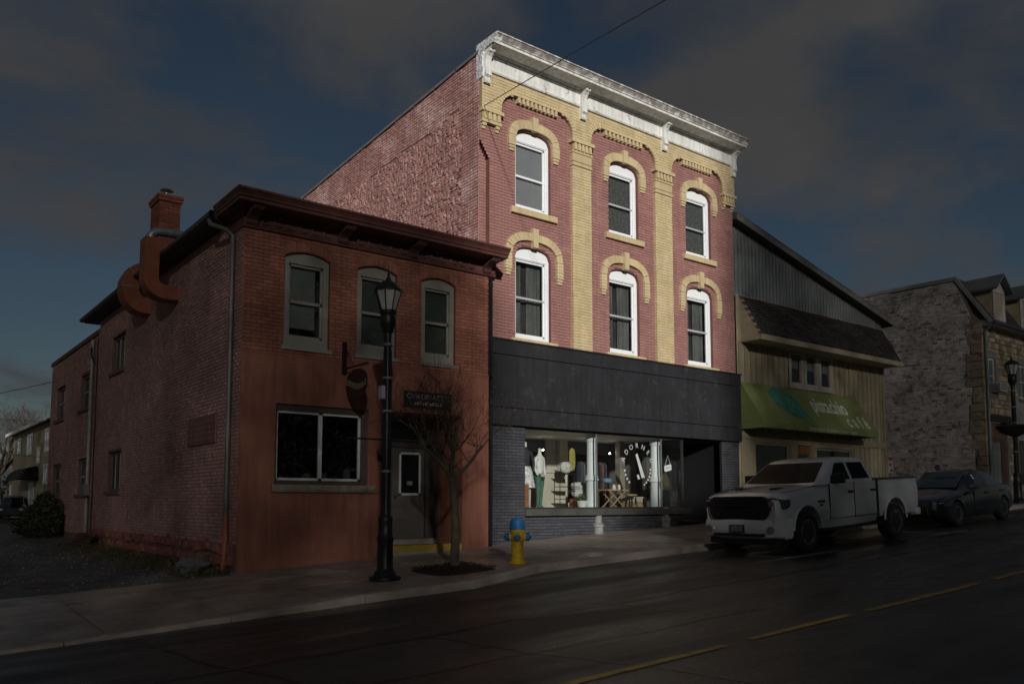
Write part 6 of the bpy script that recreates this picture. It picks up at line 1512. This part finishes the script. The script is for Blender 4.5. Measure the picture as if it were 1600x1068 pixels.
for k, (xx, cc) in enumerate(((13.55, (.30, .28, .24)), (14.25, (.16, .20, .24)), (14.55, (.34, .22, .18)))):
    mb = MB(); mb.poly([(xx - .16, 1.45), (xx + .16, 1.45), (xx + .15, 2.1), (xx + .22, 1.9), (xx + .26, 1.98), (xx + .13, 2.28), (xx - .13, 2.28), (xx - .26, 1.98), (xx - .22, 1.9), (xx - .15, 2.1)], XZ, 2.55, 2.62)
    tag(mb.build('blouse', mat('hung_top_%d' % k, cc, .9, .2, 5), bevel=.01), ['beige', 'slate blue', 'rust'][k] + ' top hanging on the wall behind the mannequins', 'clothing', 'tops on the shop wall')
op = thing('door_sign', 'small white hanging shop sign on a cord behind the narrow right pane', 'sign', (18.11, .08, 1.9))
mb = MB(); pts = [(17.97 + .0, 1.88), (18.0, 1.86), (18.24, 1.91), (18.26, 1.94), (18.25, 2.06), (18.22, 2.08), (17.98, 2.03), (17.96, 2.0)]; mb.poly(pts, XZ, .075, .085); mb.build('board', WHITE, op)
mb = MB(); text_on(mb, 'OPEN', .085, Matrix.Translation((18.11, .0735, 1.945)) @ Matrix.Rotation(R(-9), 4, 'Y') @ Matrix.Rotation(R(90), 4, 'X')); mb.build('lettering', mat('grey_print', (.2, .2, .2), .6), op); MB().tube([(18.0, .08, 2.04), (18.11, .08, 2.32), (18.22, .08, 2.07)], .005, 4).build('cord', WHITE, op)
wr = thing('dried_bouquet', 'hanging bunch of dried grasses below the white shop sign', 'bouquet', (18.12, .22, 1.5)); mb = MB(); rnd = random.Random(8)
for k in range(220):
    a = Vector((18.12 + rnd.uniform(-.05, .05), .22 + rnd.uniform(-.04, .04), 1.84)); b = Vector((18.12 + rnd.uniform(-.24, .24), .22 + rnd.uniform(-.1, .1), 1.36 + rnd.uniform(-.06, .2))); s_ = Vector((.009, .004, 0)); mid = a.lerp(b, .6); mb.quad(a - s_ * .3, mid - s_, b, mid + s_)
mb.build('grasses', mat('dried_grass', (.22, .22, .10), .85, .3, island=.4), wr, kind='stuff', recalc=False); MB().tube([(18.12, .22, 1.80), (18.12, .22, 2.0)], .012, 5).build('tie', BLACK, wr)

# ================================================================== PERSON by the far sidewalk, only the hat shows above the car
px_, py_ = 31.6, -1.15
pe = thing('person', 'person in purple knitted hat and dark coat behind the dark sedan', 'person', (px_, py_, side_z(px_, py_)))
S = .76
V = [(0, 0, .95, (.17, .12)), (0, 0, 1.2, (.18, .12)), (0, 0, 1.42, (.17, .10)), (0, 0, 1.50, .06), (0, .01, 1.56, .055), (0, -.01, 1.66, (.085, .10)), (0, -.0, 1.74, (.075, .085)), (-.2, 0, 1.40, .065), (-.26, .02, 1.12, .055), (-.24, -.08, .88, .042), (-.24, -.1, .78, .035), (.2, 0, 1.40, .065), (.26, .02, 1.12, .055), (.24, -.08, .88, .042), (.24, -.1, .78, .035), (-.1, 0, .85, .10), (-.1, -.02, .48, .07), (-.1, 0, .09, .05), (-.1, -.13, .04, .04), (.1, 0, .85, .10), (.1, .02, .48, .07), (.1, .04, .09, .05), (.1, -.09, .04, .04)]
Ed = [(0, 1), (1, 2), (2, 3), (3, 4), (4, 5), (5, 6), (2, 7), (7, 8), (8, 9), (9, 10), (2, 11), (11, 12), (12, 13), (13, 14), (0, 15), (15, 16), (16, 17), (17, 18), (0, 19), (19, 20), (20, 21), (21, 22)]
bd = skin_mesh('body', [(a * S, b * S, c_ * S, (tuple(q * S for q in r) if isinstance(r, tuple) else r * S)) for a, b, c_, r in V], Ed, mat('dark_coat', (.035, .03, .04), .85), pe)
mb = MB(); mb.lathe([(.125 * S, 1.66 * S), (.13 * S, 1.70 * S), (.115 * S, 1.80 * S), (.07 * S, 1.86 * S), (.0, 1.875 * S)], 18); mb.build('knitted_hat', mat('purple_knit', (.06, .03, .08), .9, .2, 20), pe, smooth=True, local=True)

# ================================================================== OUT OF VIEW: leafy trees added to screen the sun, with a gap
LEAFM = mat('screen_leaf', (.05, .075, .03), .7, .3, 2, island=.3)
def crown_mesh(h, w, dpt, base, dens, seed, size=.16):
    r = random.Random(seed); mb = MB(); n = int(dens * w * dpt * (h - base) / (size * size * .8))
    for i in range(n):
        u, v, t = r.uniform(-1, 1), r.uniform(-1, 1), r.uniform(0, 1)
        tp = 1 - max(0, (t - .93) / .07) * .25
        p = Vector((u * w / 2 * tp, v * dpt / 2 * tp, base + (h - base) * t + (0 if t < .97 else r.uniform(-.2, .15))))
        a = Vector((r.gauss(0, 1), r.gauss(0, 1), r.gauss(0, 1))).normalized(); b = a.orthogonal().normalized(); b.rotate(Matrix.Rotation(r.uniform(0, 6.3), 3, a)); a = a.cross(b)
        mb.quad(p - a * size * .5, p + b * size * .5, p + a * size * .62, p - b * size * .5)
    return mb
PROTO = {}
def screen_tree(x, y, h, w, dens=1.0, gz=None):
    key = (h, w, dens)
    z = street(max(-20, min(25, x))) - .1 if gz is None else gz
    t = thing('sun_screen_tree', 'leafy tree added out of view to screen the sun', 'tree', (x, y, z), 0, 'unseen trees added to screen the sun')
    if key not in PROTO:
        H = h
        cr = crown_mesh(H, w * 1.06, 4.6, .9, dens, int(h * 10 + w)).build('crown', LEAFM, t, local=True, recalc=False); cr['kind'] = 'stuff'
        tk = MB().tube([(0, 0, -.4), (.05, 0, h * .4), (-.05, .05, h * .9)], [.2, .14, .03], 8)
        for k in range(8): a = k * .8; tk.tube([(0, 0, h * (.15 + .08 * k)), (math.cos(a) * w * .4, math.sin(a) * 1.8, h * (.25 + .08 * k))], [.06, .02], 5)
        tk = tk.build('trunk', BARK, t, local=True); PROTO[key] = (cr, tk)
    else:
        for o in PROTO[key]:
            c = o.copy(); C.objects.link(c); c.parent = t
    return t
GY = -28.5
TT, TZ = math.tan(R(SUN_AZ)), math.tan(R(SUN_EL)) / math.cos(R(SUN_AZ))    # how far the low sun's rays drift per metre
for x0, x1, top_, n, dn in ((-33.6, -9.6, 20.4, 6, 1.12), (-9.6, -3.75, 14.75, 2, 1.14), (-3.75, 2.0, 7.5, 2, 1.25), (2.0, 6.3, 8.9, 1, 1.95), (6.3, 10.3, 20.6, 1, 1.35), (10.3, 34.3, 20.6, 6, 1.05)):  # added row behind the viewpoint; heights let full sun reach only the shop building
    w = (x1 - x0) / n
    for i in range(n): screen_tree(x0 + w * (i + .5), GY, round(top_ + .6, 2), round(w, 2), dn, -.6)
for xx in (-9.0, -5.4, -1.8, 1.75): screen_tree(xx, 29.0, 14.5, 3.5, 1.2, -.3)  # added out of frame left of the driveway to shade the beige house
